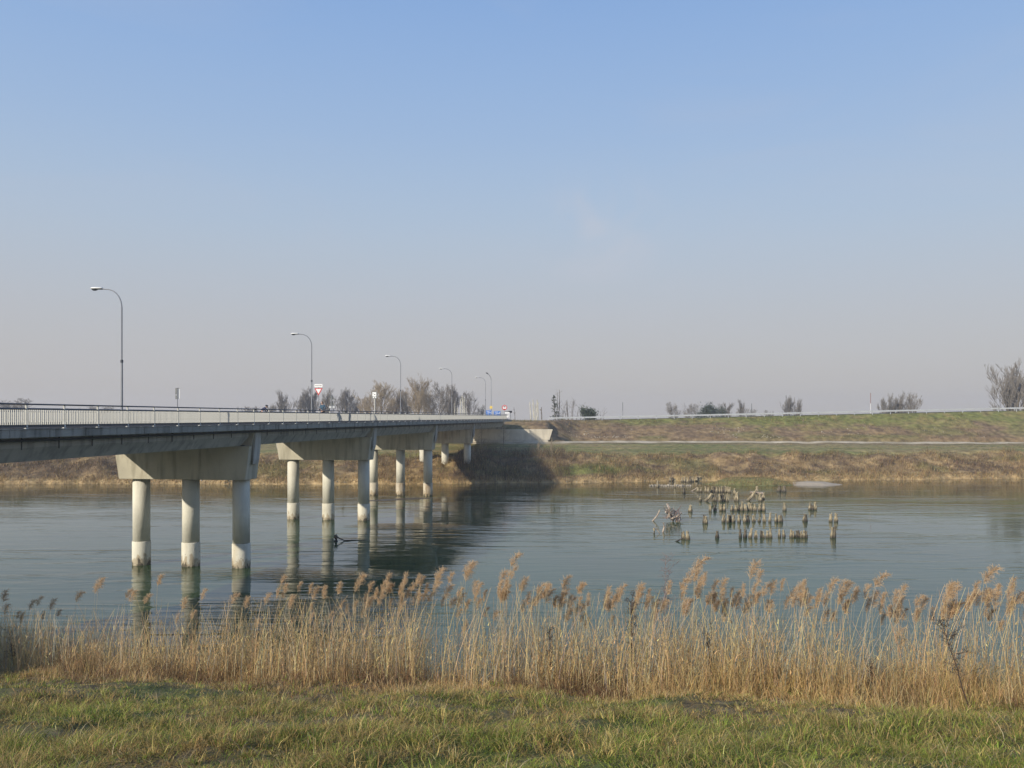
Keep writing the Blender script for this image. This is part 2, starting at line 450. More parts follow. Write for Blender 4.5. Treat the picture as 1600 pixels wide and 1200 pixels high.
def col_near(X, Y):
    n1 = fbm(X * .45, Y * .45, 21, 4); n2 = fbm(X * 1.6, Y * 1.6, 22, 4); n3 = fbm(X * 5, Y * 5, 23, 3)
    def mixin(c, col, f): return c * (1 - f[..., None]) + np.array(col) * f[..., None]
    c = np.zeros(np.shape(X) + (3,)) + np.array((.125, .145, .042))
    c = mixin(c, DGREEN, ss(n2, .5, .68) * .7)
    c = mixin(c, (.20, .215, .06), ss(n3, .45, .7) * .5)
    c = mixin(c, (.19, .13, .075), ss(n1, .44, .60) * .75)
    c = mixin(c, (.29, .225, .13), ss(fbm(X * 2.7, Y * 2.7, 29, 3), .56, .7) * .55)
    c = c * .7  # darkened to put the shade between grass clumps into the ground colour
    dead = ss(Y - yb(X) + (n2 - .5) * 1.6, -1.6, -.1)
    c = mixin(c, TAN, dead * .85)
    c = mixin(c, (.15, .095, .06), dead * ss(n1, .42, .6) * .8)
    return c

def grid_sheet(name, xs, ys, hf, cf, mat, kind='structure'):
    X, Y = np.meshgrid(xs, ys)
    Z = hf(X, Y)
    V = np.stack([X, Y, Z], -1).reshape(-1, 3)
    C = cf(X, Y).reshape(-1, 3)
    nx, ny = len(xs), len(ys)
    i = np.arange(ny - 1)[:, None] * nx + np.arange(nx - 1)[None]
    q = np.stack([i, i + 1, i + nx + 1, i + nx], -1).reshape(-1, 4)
    o = link(name, mesh_np(name, V, [q], mat, C, smooth=True))
    return tag(o, kind=kind)

def spread(lo, hi, d, far, k=1.12):
    """even steps d inside [lo, hi], growing steps outside out to far"""
    a = list(np.arange(lo, hi, d)); s = d; x = hi
    while x < far: a.append(x); s *= k; x += s
    a.append(far); s = d; x = lo; b = []
    while x > -far:
        s *= k; x -= s
        if x > -far: b.append(x)
    return np.array([-far] + b[::-1] + a)

g_near = grid_sheet('near_bank', spread(-22, 18, .22, 640), np.concatenate([[-640, -300, -120, -60, -30, -15, -8, -4], np.arange(-2, 30, .2), [32, 36, 40, 44]]),
                    h_near, col_near, M_ground)
xs_f = spread(-100, 115, .75, 640)
ys_f = np.concatenate([[112, 116, 120], np.arange(121.5, 150, .5), np.arange(150, 166.2, .9), [166.45, 166.75], np.arange(167.3, 195, .6), [197, 200, 204, 208, 212, 230, 300, 450, 700]])
g_far = grid_sheet('far_bank', xs_f, ys_f, h_far, col_far, M_groundfar)

# gravel track along the berm
xs = np.concatenate([np.arange(-30, 115, .8)])
def track(name, x0, x1, hw=1.15, yc=168.6):
    xs = np.arange(x0, x1, .8)
    rows = []
    for k, q in enumerate((-1, -.3, .3, 1)):
        yb_ = yc - 4.6 * (1 - ss(xs, 7, 17)) * ss(xs, -42, -26)
        yy = yb_ + q * hw + (fbm(xs * .3, xs * 0 + k, 70 + k, 3) - .5) * (1.3 if abs(q) == 1 else .4)
        rows.append(np.stack([xs, yy, h_far(xs, yy) + .10 + .12 * q + .1 * (abs(q) < .5)], -1))
    V = np.concatenate(rows); n = len(xs)
    i = (np.arange(3)[:, None] * n + np.arange(n - 1)[None]).ravel()
    q = np.stack([i, i + 1, i + n + 1, i + n], -1)
    return tag(link(name, mesh_np(name, V, [q], M_track, smooth=True)), kind='structure')
M_track = mat_simple('pale gravel', (.56, .48, .35), .95, noise=.4, nscale=.35, col2=(.24, .19, .11))
track('path', -26, 115)
track('path', -130, -26.8)

# road on the dike, behind the guardrail, meeting the end of the bridge
xs = np.arange(-60, 200, 4.0)
rows = [np.stack([xs, xs * 0 + yy, crest(xs) + .06], -1) for yy in (186.5, 194.5)]
V = np.concatenate(rows); n = len(xs); i = np.arange(n - 1)
tag(link('road', mesh_np('road', V, [np.stack([i, i + 1, i + n + 1, i + n], -1)], M_asphalt)), kind='structure')

# ------------------------------------------------------------------ water
def mat_water():
    m = bpy.data.materials.new('river water'); m.use_nodes = True
    n, l = m.node_tree.nodes, m.node_tree.links
    b = n['Principled BSDF']
    b.inputs['IOR'].default_value = 1.333
    g = n.new('ShaderNodeNewGeometry'); s = n.new('ShaderNodeSeparateXYZ'); l.new(g.outputs['Position'], s.inputs[0])
    def noise(scale, st, detail=3, dist=0.0, rot=0.0):
        mpn = n.new('ShaderNodeMapping'); mpn.inputs['Scale'].default_value = st; mpn.inputs['Rotation'].default_value = (0, 0, rot)
        l.new(g.outputs['Position'], mpn.inputs[0])
        t = n.new('ShaderNodeTexNoise'); t.inputs['Scale'].default_value = scale; t.inputs['Detail'].default_value = detail; t.inputs['Distortion'].default_value = dist
        l.new(mpn.outputs[0], t.inputs['Vector']); return t.outputs['Fac']
    def mr(f, a, b_, c=0.0, d=1.0):
        r = n.new('ShaderNodeMapRange'); r.inputs[1].default_value = a; r.inputs[2].default_value = b_; r.inputs[3].default_value = c; r.inputs[4].default_value = d
        l.new(f, r.inputs[0]); return r.outputs[0]
    def mth(op, a, b_):
        x = n.new('ShaderNodeMath'); x.operation = op
        for k, v in enumerate((a, b_)):
            if isinstance(v, (int, float)): x.inputs[k].default_value = v
            else: l.new(v, x.inputs[k])
        return x.outputs[0]
    def mix(f, a, c):
        x = n.new('ShaderNodeMix'); x.data_type = 'RGBA'; l.new(f, x.inputs[0])
        for k, v in ((6, a), (7, c)):
            if isinstance(v, tuple): x.inputs[k].default_value = (*v, 1)
            else: l.new(v, x.inputs[k])
        return x.outputs[2]
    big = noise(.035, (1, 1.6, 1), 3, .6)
    # turbid body: green blue in mid stream, brown shallows near the far shore with the bank's reflection painted in
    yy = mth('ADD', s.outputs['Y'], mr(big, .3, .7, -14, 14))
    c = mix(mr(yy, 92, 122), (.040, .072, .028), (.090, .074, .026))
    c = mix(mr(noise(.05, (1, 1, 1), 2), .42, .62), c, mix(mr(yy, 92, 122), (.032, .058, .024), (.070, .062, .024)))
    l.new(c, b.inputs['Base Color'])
    # riffled and calm patches
    ruff = mr(noise(.045, (.8, 2.2, 1), 4, 1.0), .42, .60, .25, 1.0)
    chop = mr(noise(.16, (.5, 2.6, 1), 3, 1.5), .42, .62, .35, 1.0)
    near = mr(s.outputs['Y'], 60, 125, 1.0, .55)
    w1 = noise(.55, (.45, 1.5, 1), 4, .6, .12)
    w2 = noise(2.2, (.5, 1.3, 1), 3, .4, -.1)
    w3 = noise(7.0, (.6, 1.2, 1), 2, 0, .3)
    hgt = mth('ADD', mth('MULTIPLY', w1, .046), mth('ADD', mth('MULTIPLY', w2, .017), mth('MULTIPLY', w3, .0035)))
    hgt = mth('MULTIPLY', hgt, mth('MULTIPLY', mth('MULTIPLY', ruff, chop), near))
    # churned water: the wake right of the first pier and the riffle nearer the bank
    def blob(cx, cy, rx, ry):
        dx = mth('DIVIDE', mth('SUBTRACT', s.outputs['X'], cx), rx); dy = mth('DIVIDE', mth('SUBTRACT', s.outputs['Y'], cy), ry)
        return mr(mth('ADD', mth('MULTIPLY', dx, dx), mth('MULTIPLY', dy, dy)), 0.1, 1.0, 1.0, 0.0)
    wk = mth('ADD', blob(-15, 52.8, 10, 2.6), mth('ADD', blob(-9.5, 42.5, 7.5, 5.0), blob(-9, 76, 7, 2.5)))
    wn_ = noise(1.1, (.35, 2.6, 1), 3, .8, .06)
    hgt = mth('ADD', hgt, mth('MULTIPLY', mth('MULTIPLY', wn_, wk), .075))
    bp = n.new('ShaderNodeBump'); bp.inputs['Strength'].default_value = 1.0; bp.inputs['Distance'].default_value = 1.0
    l.new(hgt, bp.inputs['Height']); l.new(bp.outputs[0], b.inputs['Normal'])
    b.inputs['Roughness'].default_value = .045
    return m
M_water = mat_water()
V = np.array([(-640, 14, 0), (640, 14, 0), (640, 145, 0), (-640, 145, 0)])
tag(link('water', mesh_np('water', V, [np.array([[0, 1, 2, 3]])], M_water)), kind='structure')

# ------------------------------------------------------------------ bridge
ANG = -math.atan(.145)
P0 = Vector((-21.65, 56.1, 0))
dv = Vector((math.sin(-ANG), math.cos(-ANG), 0)); rv = Vector((math.cos(-ANG), -math.sin(-ANG), 0))
def on_bridge(w, t, z=9.56): return P0 + rv * w + dv * t + Vector((0, 0, z))
def t_for(x, w):
    """distance along the bridge where a point w off its axis shows at photo column x"""
    u = (x - 800) / F
    p = P0 + rv * w
    return (u * p.y - p.x) / (dv.x - u * dv.y)

bridge = empty('road_bridge', P0, 'long level concrete road bridge on round columns crossing the river', 'bridge', ANG)
T0, T1, TN = -75.0, 113.5, [-25.6, 0, 25.6, 51.2, 76.8]
WL, WR = -6.5, 5.4
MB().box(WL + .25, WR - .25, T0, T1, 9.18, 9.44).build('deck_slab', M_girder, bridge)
MB().box(-6.0, 1.2, T0, T1, 9.444, 9.50).build('carriageway', M_asphalt, bridge)
MB().box(1.55, 5.0, T0, T1, 9.444, 9.56).build('cycle_path', M_asphalt, bridge)
MB().box(1.22, 1.53, T0, T1, 9.444, 9.62).build('kerb', M_kerb, bridge, bevel=.02)
# edge panels with open joints
PL = 2.27
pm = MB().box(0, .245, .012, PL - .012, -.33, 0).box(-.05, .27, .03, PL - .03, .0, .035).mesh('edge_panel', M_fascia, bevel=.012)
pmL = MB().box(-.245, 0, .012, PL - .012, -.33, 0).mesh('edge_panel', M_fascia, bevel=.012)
k = 0
tpost0 = t_for(41, 5.2)
t = tpost0 - PL * 19 - PL / 2
while t < T1 - PL:
    j = random.uniform(-.006, .006)
    o = link('edge_panel', pm, bridge, (WR - .25 + j, t, 9.5 + random.uniform(-.006, .006)))
    o = link('edge_panel', pmL, bridge, (WL + .25, t, 9.5))
    t += PL
# girders: inclined webs, slanted ends that leave the pier heads free
def girder(w, ta, tb, s):
    # s = side on which the web leans outward
    wo_t, wo_b, wi = w + s * .45, w + s * .05, w - s * .45
    zt, zb = 9.178, 8.13
    m = MB()
    A = [(wi, ta, zt), (wo_t, ta, zt), (wo_t, ta + .1, zt - .45), (wo_b, ta + .55, zb), (wi, ta + .55, zb)]
    B = [(a, tb - (b - ta), c) for a, b, c in A]
    n = len(A)
    m.add(A + B, [tuple(range(n)), tuple(range(n, 2 * n))] + [(i, (i + 1) % n, n + (i + 1) % n, n + i) for i in range(n)])
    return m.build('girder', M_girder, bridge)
bents = [-52.0] + TN + [109.4]
M_drip = mat_simple('run-off stain', (.085, .09, .088), .9)
for a, b_ in zip(bents[:-1], bents[1:]):
    for w, s in ((-4.4, -1), (-1.5, 1), (1.5, 1), (4.05, 1)):
        gd = girder(w, a + .62, b_ - .62, s)
    # diaphragms' drip notches on the outer web: short recessed joints under the slab
    x = a + 2.0
    while x < b_ - 1.5:
        m = MB().box(4.505, 4.53, x - .02, x + .02, 8.75 - random.uniform(0, .12), 9.16)
        m.build('drain_strip', M_drip, gd)
        x += 2.27
# hanging service pipe under the slab edge
MB().tube([(4.85, T0 + 3, 9.05), (4.85, 108, 9.05)], .055, 8).build('service_pipe', M_steel, bridge)

def lathe(profile, n=28):
    m = MB(); vs = []; fs = []
    for r_, z in profile:
        for k in range(n):
            a = k * math.tau / n; vs.append((r_ * math.cos(a), r_ * math.sin(a), z))
    for i in range(len(profile) - 1):
        for k in range(n):
            fs.append((i * n + k, i * n + (k + 1) % n, (i + 1) * n + (k + 1) % n, (i + 1) * n + k))
    fs.append(tuple(range(n))[::-1]); fs.append(tuple(range((len(profile) - 1) * n, len(profile) * n)))
    return m.add(vs, fs)
col_mesh = lathe([(.56, 1.55), (.56, 5.88)]).mesh('column', M_col, smooth=False)
col_mesh.polygons.foreach_set('use_smooth', [len(p.vertices) == 4 for p in col_mesh.polygons])
slv = lathe([(.585, -2.5), (.585, .03), (.60, .12), (.60, 1.56), (.575, 1.60), (.56, 1.60)])
slv_mesh = slv.mesh('column_sleeve', M_sleeve)
slv_mesh.polygons.foreach_set('use_smooth', [len(p.vertices) == 4 for p in slv_mesh.polygons])
slv_mesh2 = slv.mesh('column_sleeve', M_sleeve2)
slv_mesh2.polygons.foreach_set('use_smooth', [len(p.vertices) == 4 for p in slv_mesh2.polygons])
for i, t in enumerate(TN):
    zb, zl = 5.86, 8.10
    # bearing ledge with flared ends, and the upstand between the two spans
    m = MB()
    m.prism([(-4.72, zb), (4.30, zb), (4.58, zl), (-5.08, zl)], 'y', t - .85, t + .85)
    cap = m.build('pier_cap', M_cap, bridge, bevel=.02)
    MB().prism([(-5.08, zl + .003), (4.58, zl + .003), (4.80, 9.175), (-5.3, 9.175)], 'y', t - .52, t + .52).build('cap_upstand', M_cap, cap, bevel=.02)
    # curved nib that carries the slab edge at each end
    for s, w in ((1, 4.60), (-1, -5.10)):
        poly = [(w, zl - 1.2), (w + s * .08, zl - .9), (w + s * .17, zl), (w + s * .22, 9.16), (w - s * .0, 9.16)]
        MB().prism(poly, 'y', t - .42, t + .42).build('end_nib', M_girder, cap)
    for w in (-3.6, 0, 3.6):
        link('column', col_mesh, cap, (w, t, 0))
        link('column_sleeve', slv_mesh2 if i >= 3 else slv_mesh, cap, (w, t, 0))
    for w in (-3.9, -1.3, 1.3, 3.9):
        for tt in (-.66, .66):
            MB().box(w - .2, w + .2, t + tt - .14, t + tt + .14, zl + .003, zl + .05).build('bearing', M_steel, cap)

# abutment and wing wall on the far side
ab = empty('bridge_abutment', (0, 0, 0), 'pale concrete abutment wall with sloping right end beneath the far end of the bridge', 'retaining wall')
A = [(-27.2, 5.45), (7.5, 5.45), (8.15, 7.60), (-27.8, 7.60)]
MB().prism(A, 'y', 166.1, 166.85).build('wing_wall', M_wall, ab, bevel=.03)
MB().box(-27.0, 7.2, 165.0, 166.09, 3.6, 5.42).build('footing', M_wall, ab, bevel=.04)
MB().prism([(-26.5, 7.605), (-1.8, 7.605), (-1.8, 8.1), (-26.5, 8.1)], 'y', 166.2, 167.2).build('bearing_shelf', M_girder, ab, bevel=.03)
# near abutment, left of the camera
ab2 = empty('bridge_abutment', (0, 0, 0), 'concrete abutment wall at the near end of the bridge', 'retaining wall')
p = on_bridge(0, -53.2, 0)
a2 = MB().box(-5.6, 5.2, -.9, .55, 3.0, 9.17).build('abutment_wall', M_cap, ab2); a2.location = p; a2.rotation_euler = (0, 0, ANG)

# ------------------------------------------------------------------ railings
def railing(name, w, side, label, n_single, t_single):
    rr = empty(name, P0, label, 'railing', ANG)
    zb = 9.54
    MB().tube([(w, T0, 10.53), (w, T1 - 4, 10.53)], .032, 8).build('top_rail', M_steel, rr)
    MB().tube([(w, T0, 10.335), (w, T1 - 4, 10.335)], .028, 8).build('middle_rail', M_steel, rr)
    MB().box(w - .03, w + .03, T0, T1 - 4, 9.585, 9.70).build('bottom_beam', M_steel, rr)
    pm = MB().box(-.035, .035, -.028, .028, 9.535, 10.50).mesh('post', M_rail)
    bmh = MB().box(-.07, .07, -.05, .05, 9.532, 9.55).box(.036 * side, .05 * side, -.03, .03, 9.60, 9.66).mesh('base_plate', M_plate)
    bal = MB().box(-.022, .022, -.014, .014, 9.70, 10.31).mesh('baluster', M_rail)
    t = tpost0 - PL * 19
    posts = []
    while t < T1 - 4:
        p = link('post', pm, rr, (w, t, 0)); link('base_plate', bmh, p); posts.append(t); t += PL
    # balusters, 20 to a bay
    rest = MB(); cnt = 0
    for a in posts[:-1]:
        for k in range(1, 20):
            tt = a + PL * k / 20
            if tt >= t_single and cnt < n_single:
                link('baluster', bal, rr, (w, tt, 0)); cnt += 1
            else:
                rest.box(w - .022, w + .022, tt - .014, tt + .014, 9.70, 10.31)
    o = rest.build('baluster_run', M_rail, rr); o['kind'] = 'stuff'
    return rr
railing('bridge_railing', 5.2, 1, 'cream slatted railing with dark top rails along the near edge of the bridge', 300, t_for(-12, 5.2))
railing('bridge_railing', -6.3, -1, 'cream slatted railing along the far edge of the bridge behind the cyclist', 300, t_for(-12, -6.3))

# ------------------------------------------------------------------ lamps
ordn = ['first', 'second', 'third', 'fourth', 'fifth']
def lamp_parts(root, mirror=1):
    H = 8.55
    MB().tube([(0, 0, 0), (0, 0, 3.9)], [.075, .062], 10).build('pole', M_pole, root)
    up = [(0, 0, 3.9), (0, 0, H - 1.3)]
    for k in range(1, 13):
        a = k / 12 * R(84)
        up.append((-(1 - math.cos(a)) * 1.02, 0, H - 1.3 + math.sin(a) * 1.16))
    up.append((-1.32, 0, H - .11))
    MB().tube(up, [.045] * 2 + [.036] * (len(up) - 2), 8).build('arm', M_pole, root)
    MB().tube([(0, 0, 3.82), (0, 0, 4.0)], .085, 10).build('pole_collar', M_steel, root)
    hd = MB()
    prof = [(-1.28, .045, .05), (-1.4, .12, .075), (-1.75, .155, .09), (-2.0, .15, .09), (-2.12, .05, .04)]
    vs, fs = [], []
    n = 10
    for x, hw, hh in prof:
        for k in range(n):
            a = k * math.tau / n
            z = math.sin(a) * hh
            vs.append((x, math.cos(a) * hw, H - .07 + (z if z > 0 else z * .35)))
    for i in range(len(prof) - 1):
        for k in range(n): fs.append((i * n + k, i * n + (k + 1) % n, (i + 1) * n + (k + 1) % n, (i + 1) * n + k))
    fs.append(tuple(range(n))); fs.append(tuple(range((len(prof) - 1) * n, len(prof) * n)))
    head = hd.add(vs, fs).build('lamp_head', M_lamp, root, smooth=True)
    vs, fs = [], []
    for i, (x, s) in enumerate(((-1.62, .3), (-1.68, .8), (-1.8, 1), (-1.95, .9), (-2.05, .3))):
        for k in range(9):
            a = math.pi + k / 8 * math.pi
            vs.append((x, math.cos(a) * .125 * s, H - .085 + math.sin(a) * .13 * s))
    for i in range(4):
        for k in range(8): fs.append((i * 9 + k, i * 9 + k + 1, (i + 1) * 9 + k + 1, (i + 1) * 9 + k))
    MB().add(vs, fs).build('lamp_glass', M_lampglass, head, smooth=True)
    MB().box(-1.66, -1.30, -.12, .12, H - .135, H - .103).build('ballast_cover', M_black, head)
lamp0 = None
def copy_tree(o, parent=None):
    c = o.copy(); COL.objects.link(c)
    if parent: c.parent = parent
    for ch in list(o.children): copy_tree(ch, c)
    return c
lamp_lab = ['tall curved-arm street lamp standing nearest on the left part of the bridge',
            'curved-arm street lamp on the bridge just left of the yield sign',
            'curved-arm street lamp right of the white square sign',
            'curved-arm street lamp beyond the bridge over the white pruned trunks',
            'farthest of the bridge road lamps with a pale head, left of the dark-headed lamp']
for i, xx in enumerate((190.3, 487, 626, 706, 758.5)):
    t = t_for(xx, 1.37)
    loc = on_bridge(1.37, t, 9.62 if t < T1 else 9.3)
    if lamp0 is None:
        lamp0 = empty('street_lamp', loc, lamp_lab[0], 'street lamp', ANG, 'street lamps in a row along the bridge road'); lamp_parts(lamp0); o = lamp0
    else:
        o = copy_tree(lamp0); o['label'] = lamp_lab[i]
    o.location = loc
    top = {0: 448, 1: 520, 2: 555, 3: 575, 4: 589}[i]
    want = EYE + (HZ - top) / F * loc.y - loc.z
    o.scale = (want / 8.55,) * 3
# dark-headed lamp with a short raised arm
q = at(767.5, 655, 196); q.z = 9.2
o = empty('street_lamp', q, 'slim street lamp with short raised arm and dark head near the blue signs', 'street lamp', ANG)
hh = EYE + (HZ - 583) / F * 196 - 9.2
MB().tube([(0, 0, 0), (0, 0, hh - 1.6)], [.07, .045], 8).build('pole', M_pole, o)
MB().tube([(0, 0, hh - 1.6), (-.12, 0, hh - 1.0), (-.45, 0, hh - .45), (-.8, 0, hh - .15)], .05, 8).build('arm', M_steel, o)
MB().tube([(-.72, 0, hh - .22), (-1.0, 0, hh), (-1.3, 0, hh + .08)], [.08, .16, .07], 8).build('lamp_head', M_black, o)

# ------------------------------------------------------------------ signs on the bridge
def facing(loc):   # turn so that local -Y looks at the road user coming towards the far side
    return math.atan2(-loc.x, loc.y) * .6
def sign_pole(root, h, r=.03, m=M_pole): MB().tube([(0, 0, 0), (0, 0, h)], r, 8).build('pole', m, root)
def plate_rect(root, name, x0, x1, z0, z1, y, th, mat): return MB().box(x0, x1, y - th, y, z0, z1).build(name, mat, root, bevel=.004)
def tri(cx, cz, s, up):
    h = s * .866
    return [(cx - s / 2, cz - (h / 2) * up), (cx + s / 2, cz - (h / 2) * up), (cx, cz + (h / 2) * up)]
def sign_at(x, w, label, name='road_sign', cat='road sign', rz=None):
    t = t_for(x, w); loc = on_bridge(w, t, 9.56)
    return empty(name, loc, label, cat, ANG * .8 if rz is None else rz), loc
def zof(y, loc): return EYE + (HZ - y) / F * loc.y - loc.z

# two narrow grey backs on the left
s, loc = sign_at(277.3, 1.37, 'pair of narrow grey sign backs on a thin pole at the left of the bridge')
k = loc.y / F
sign_pole(s, zof(606, loc), .025)
plate_rect(s, 'sign_plate', -4.1 * k, -.6 * k, zof(616.5, loc), zof(607, loc), .05, .012, M_signback)
plate_rect(s, 'sign_plate', -4.1 * k, -.9 * k, zof(623.5, loc), zof(617.8, loc), .05, .012, M_signback)
plate_rect(s, 'sign_plate', .5 * k, 3.6 * k, zof(623.3, loc), zof(607, loc), .05, .012, M_zinc)
plate_rect(s, 'sign_frame', -4.1 * k, 3.6 * k, zof(607, loc) + .003, zof(606.2, loc), .06, .03, M_signback)
# yield sign
s, loc = sign_at(498, 1.37, 'red and white yield triangle under a white panel beside the person in blue')
k = loc.y / F
sign_pole(s, zof(600.5, loc), .03)
d = zof(612.3, loc)
MB().prism(tri(0, d, 13.2 * k, -1), 'y', -.062, -.05).build('red_border', M_red, s)
MB().prism(tri(0, d + .8 * k, 8.6 * k, -1), 'y', -.068, -.0655).build('white_field', M_white, s)
pl = plate_rect(s, 'text_panel', -6.5 * k, 6.5 * k, zof(605.2, loc), zof(600.2, loc), -.045, .015, M_white)
for a, b_ in ((-5.2, -3.6), (-3.2, -1.2), (-.6, .5), (1, 2.2), (2.7, 4.9)):
    plate_rect(pl, 'lettering', a * k, b_ * k, zof(603.1, loc), zof(602.2, loc), -.062, .003, M_black)
# backs of two warning triangles
s, loc = sign_at(518.3, 1.37, 'grey backs of two stacked warning triangles right of the person in blue')
k = loc.y / F
sign_pole(s, zof(616.5, loc), .03)
MB().prism(tri(0, zof(620.3, loc), 9.4 * k, 1), 'y', .03, .045).build('sign_plate', M_signback, s)
MB().prism(tri(0, zof(629.8, loc), 9.4 * k, 1), 'y', .03, .045).build('sign_plate', M_signback, s)
plate_rect(s, 'lower_panel', -4.6 * k, 4.6 * k, zof(637.8, loc), zof(634.4, loc), .045, .012, M_zinc)
# white square sign on a cream post
s, loc = sign_at(585.7, 1.37, 'small white square sign with a lower plate on a cream post')
k = loc.y / F
sign_pole(s, zof(620, loc), .075, M_rail)
plate_rect(s, 'back_board', -4.6 * k, 3.9 * k, zof(622.8, loc), zof(611.8, loc), -.08, .01, M_signback)
pl = plate_rect(s, 'sign_plate', -3.6 * k, 2.8 * k, zof(619.2, loc), zof(612.7, loc), -.093, .012, M_white)
plate_rect(pl, 'mark', -2.9 * k, -1.7 * k, zof(615.8, loc), zof(615.0, loc), -.107, .003, M_signback)
plate_rect(pl, 'mark', -.7 * k, 1.1 * k, zof(616.8, loc), zof(615.8, loc), -.107, .003, M_black)
pl = plate_rect(s, 'lower_plate', -3.0 * k, 2.6 * k, zof(622.2, loc), zof(619.7, loc), -.093, .012, M_white)
plate_rect(pl, 'arrow', -1.0 * k, .8 * k, zof(622.0, loc), zof(620.6, loc), -.107, .003, M_signback)
# tapered dark cabinet on the kerb below the triangles
t = t_for(521.3, 3.9); loc = on_bridge(4.9, t, 9.56)
o = empty('utility_cabinet', loc, 'narrow dark grey box standing behind the railing under the warning triangles', 'cabinet', ANG)
k = loc.y / F
MB().prism([(-1.6 * k, 0), (2.4 * k, 0), (2.6 * k, .5), (2.0 * k, .93), (-2.6 * k, .93), (-2.0 * k, .5)], 'y', -.15, .15).build('housing', M_signback, o, bevel=.02)
MB().box(-2.8 * k, 2.3 * k, -.18, .18, .933, .985).build('lid', M_pole, o, bevel=.01)

def far_base(x, d): 
    q = at(x, 655, d); q.z = float(h_far(q.x, q.y)); return q
# direction signs past the end of the bridge
for x, wd, y0, y1, lab, dk in ((764, 9.5, 641.2, 649.3, 'left of the two blue road signs with white lettering beyond the bridge', 0),
                           (777, 10.5, 642.2, 649.0, 'right and paler of the two blue road signs with white lettering', 1)):
    q = far_base(x, 176); o = empty('direction_sign', q, lab, 'road sign', 0); k = q.y / F
    for sx_ in (-.35, .35): MB().tube([(sx_ * wd * k, 0, 0), (sx_ * wd * k, 0, zof(y0, q))], .04, 6).build('pole', M_pole, o)
    pl = plate_rect(o, 'blue_panel', -wd / 2 * k, wd / 2 * k, zof(y1, q), zof(y0, q), -.05, .03, M_blue)
    for r_, (a, b_) in enumerate(((-.38, .1), (-.25, .32), (-.4, .0))):
        zz = zof(y0, q) - (r_ + .7) * .27
        plate_rect(pl, 'lettering', a * wd * k, b_ * wd * k, zz - .06, zz + .02, -.083, .004, M_white)
    plate_rect(pl, 'arrow', .33 * wd * k, .42 * wd * k, zof(y1, q) + .2, zof(y0, q) - .2, -.083, .004, M_white)
# round yellow disc
q = far_base(767.3, 174); o = empty('road_sign', q, 'small yellowish round sign standing above the blue road signs', 'road sign'); k = q.y / F
sign_pole(o, zof(636, q), .035)
m = MB(); m.prism([(math.cos(a * math.tau / 20) * 2.3 * k, zof(636.5, q) + math.sin(a * math.tau / 20) * 2.3 * k) for a in range(20)], 'y', -.06, -.04)
m.build('sign_disc', M_yellow, o)
# round red and white sign with panels
q = far_base(788.3, 170); o = empty('road_sign', q, 'round red-edged sign with dark symbol over a white panel by the bridge end', 'road sign'); k = q.y / F
sign_pole(o, zof(632, q), .04)
def disc(name, r_, y, mat, par): 
    return MB().prism([(math.cos(a * math.tau / 24) * r_, zof(636.8, q) + math.sin(a * math.tau / 24) * r_) for a in range(24)], 'y', y - .012, y).build(name, mat, par)
dd = disc('red_ring', 4.1 * k, -.045, M_red, o); disc('white_centre', 2.9 * k, -.060, M_white, o)
plate_rect(dd, 'symbol', -1.7 * k, 1.7 * k, zof(636.4, q), zof(634.9, q), -.075, .003, M_black)
plate_rect(dd, 'symbol', -1.2 * k, 1.2 * k, zof(639.8, q), zof(638.6, q), -.075, .003, M_red)
plate_rect(o, 'white_panel', .6 * k, 8 * k, zof(646.4, q), zof(643.8, q), -.05, .02, M_white)
plate_rect(o, 'dark_band', .6 * k, 8 * k, zof(643.7, q), zof(642.9, q), -.05, .02, M_black)
q = far_base(797.7, 171); o = empty('notice_board', q, 'black topped board with a pale lower panel on a short post by the bridge end', 'sign'); k = q.y / F
sign_pole(o, zof(643, q), .05)
plate_rect(o, 'black_panel', -3.4 * k, 2.4 * k, zof(645.0, q), zof(642.0, q), -.055, .03, M_black)
plate_rect(o, 'pale_panel', -5.8 * k, -.6 * k, zof(652.4, q), zof(647.2, q), -.055, .05, M_white)

# ------------------------------------------------------------------ people
def skin_part(name, joints, edges, mat, parent, sub=1):
    me = bpy.data.meshes.new(name); me.from_pydata([j[:3] for j in joints], edges, [])
    o = link(name, me, parent)
    md = o.modifiers.new('Skin', 'SKIN'); md.use_smooth_shade = True
    for i, j in enumerate(joints):
        v = me.skin_vertices[0].data[i]; v.radius = (j[3], j[4] if len(j) > 4 else j[3])
    me.skin_vertices[0].data[0].use_root = True
    sb = o.modifiers.new('Sub', 'SUBSURF'); sb.levels = sub; sb.render_levels = sub
    me.materials.append(mat)
    return o
M_skin = mat_simple('skin', (.50, .32, .23), .6)
M_jacket = mat_simple('blue jacket', (.035, .085, .135), .8, noise=.3, nscale=8)
M_navy = mat_simple('navy cycling top', (.02, .022, .06), .8)
M_paleblue = mat_simple('white shorts', (.75, .75, .82), .8)
M_trous = mat_simple('dark trousers', (.03, .032, .04), .9)
M_hair = mat_simple('dark hair', (.02, .016, .013), .8)

t = t_for(504, 4.2); loc = on_bridge(4.2, t, 9.56)
pr = empty('person', loc, 'person in a loose blue jacket standing at the railing and looking left', 'person', R(140))
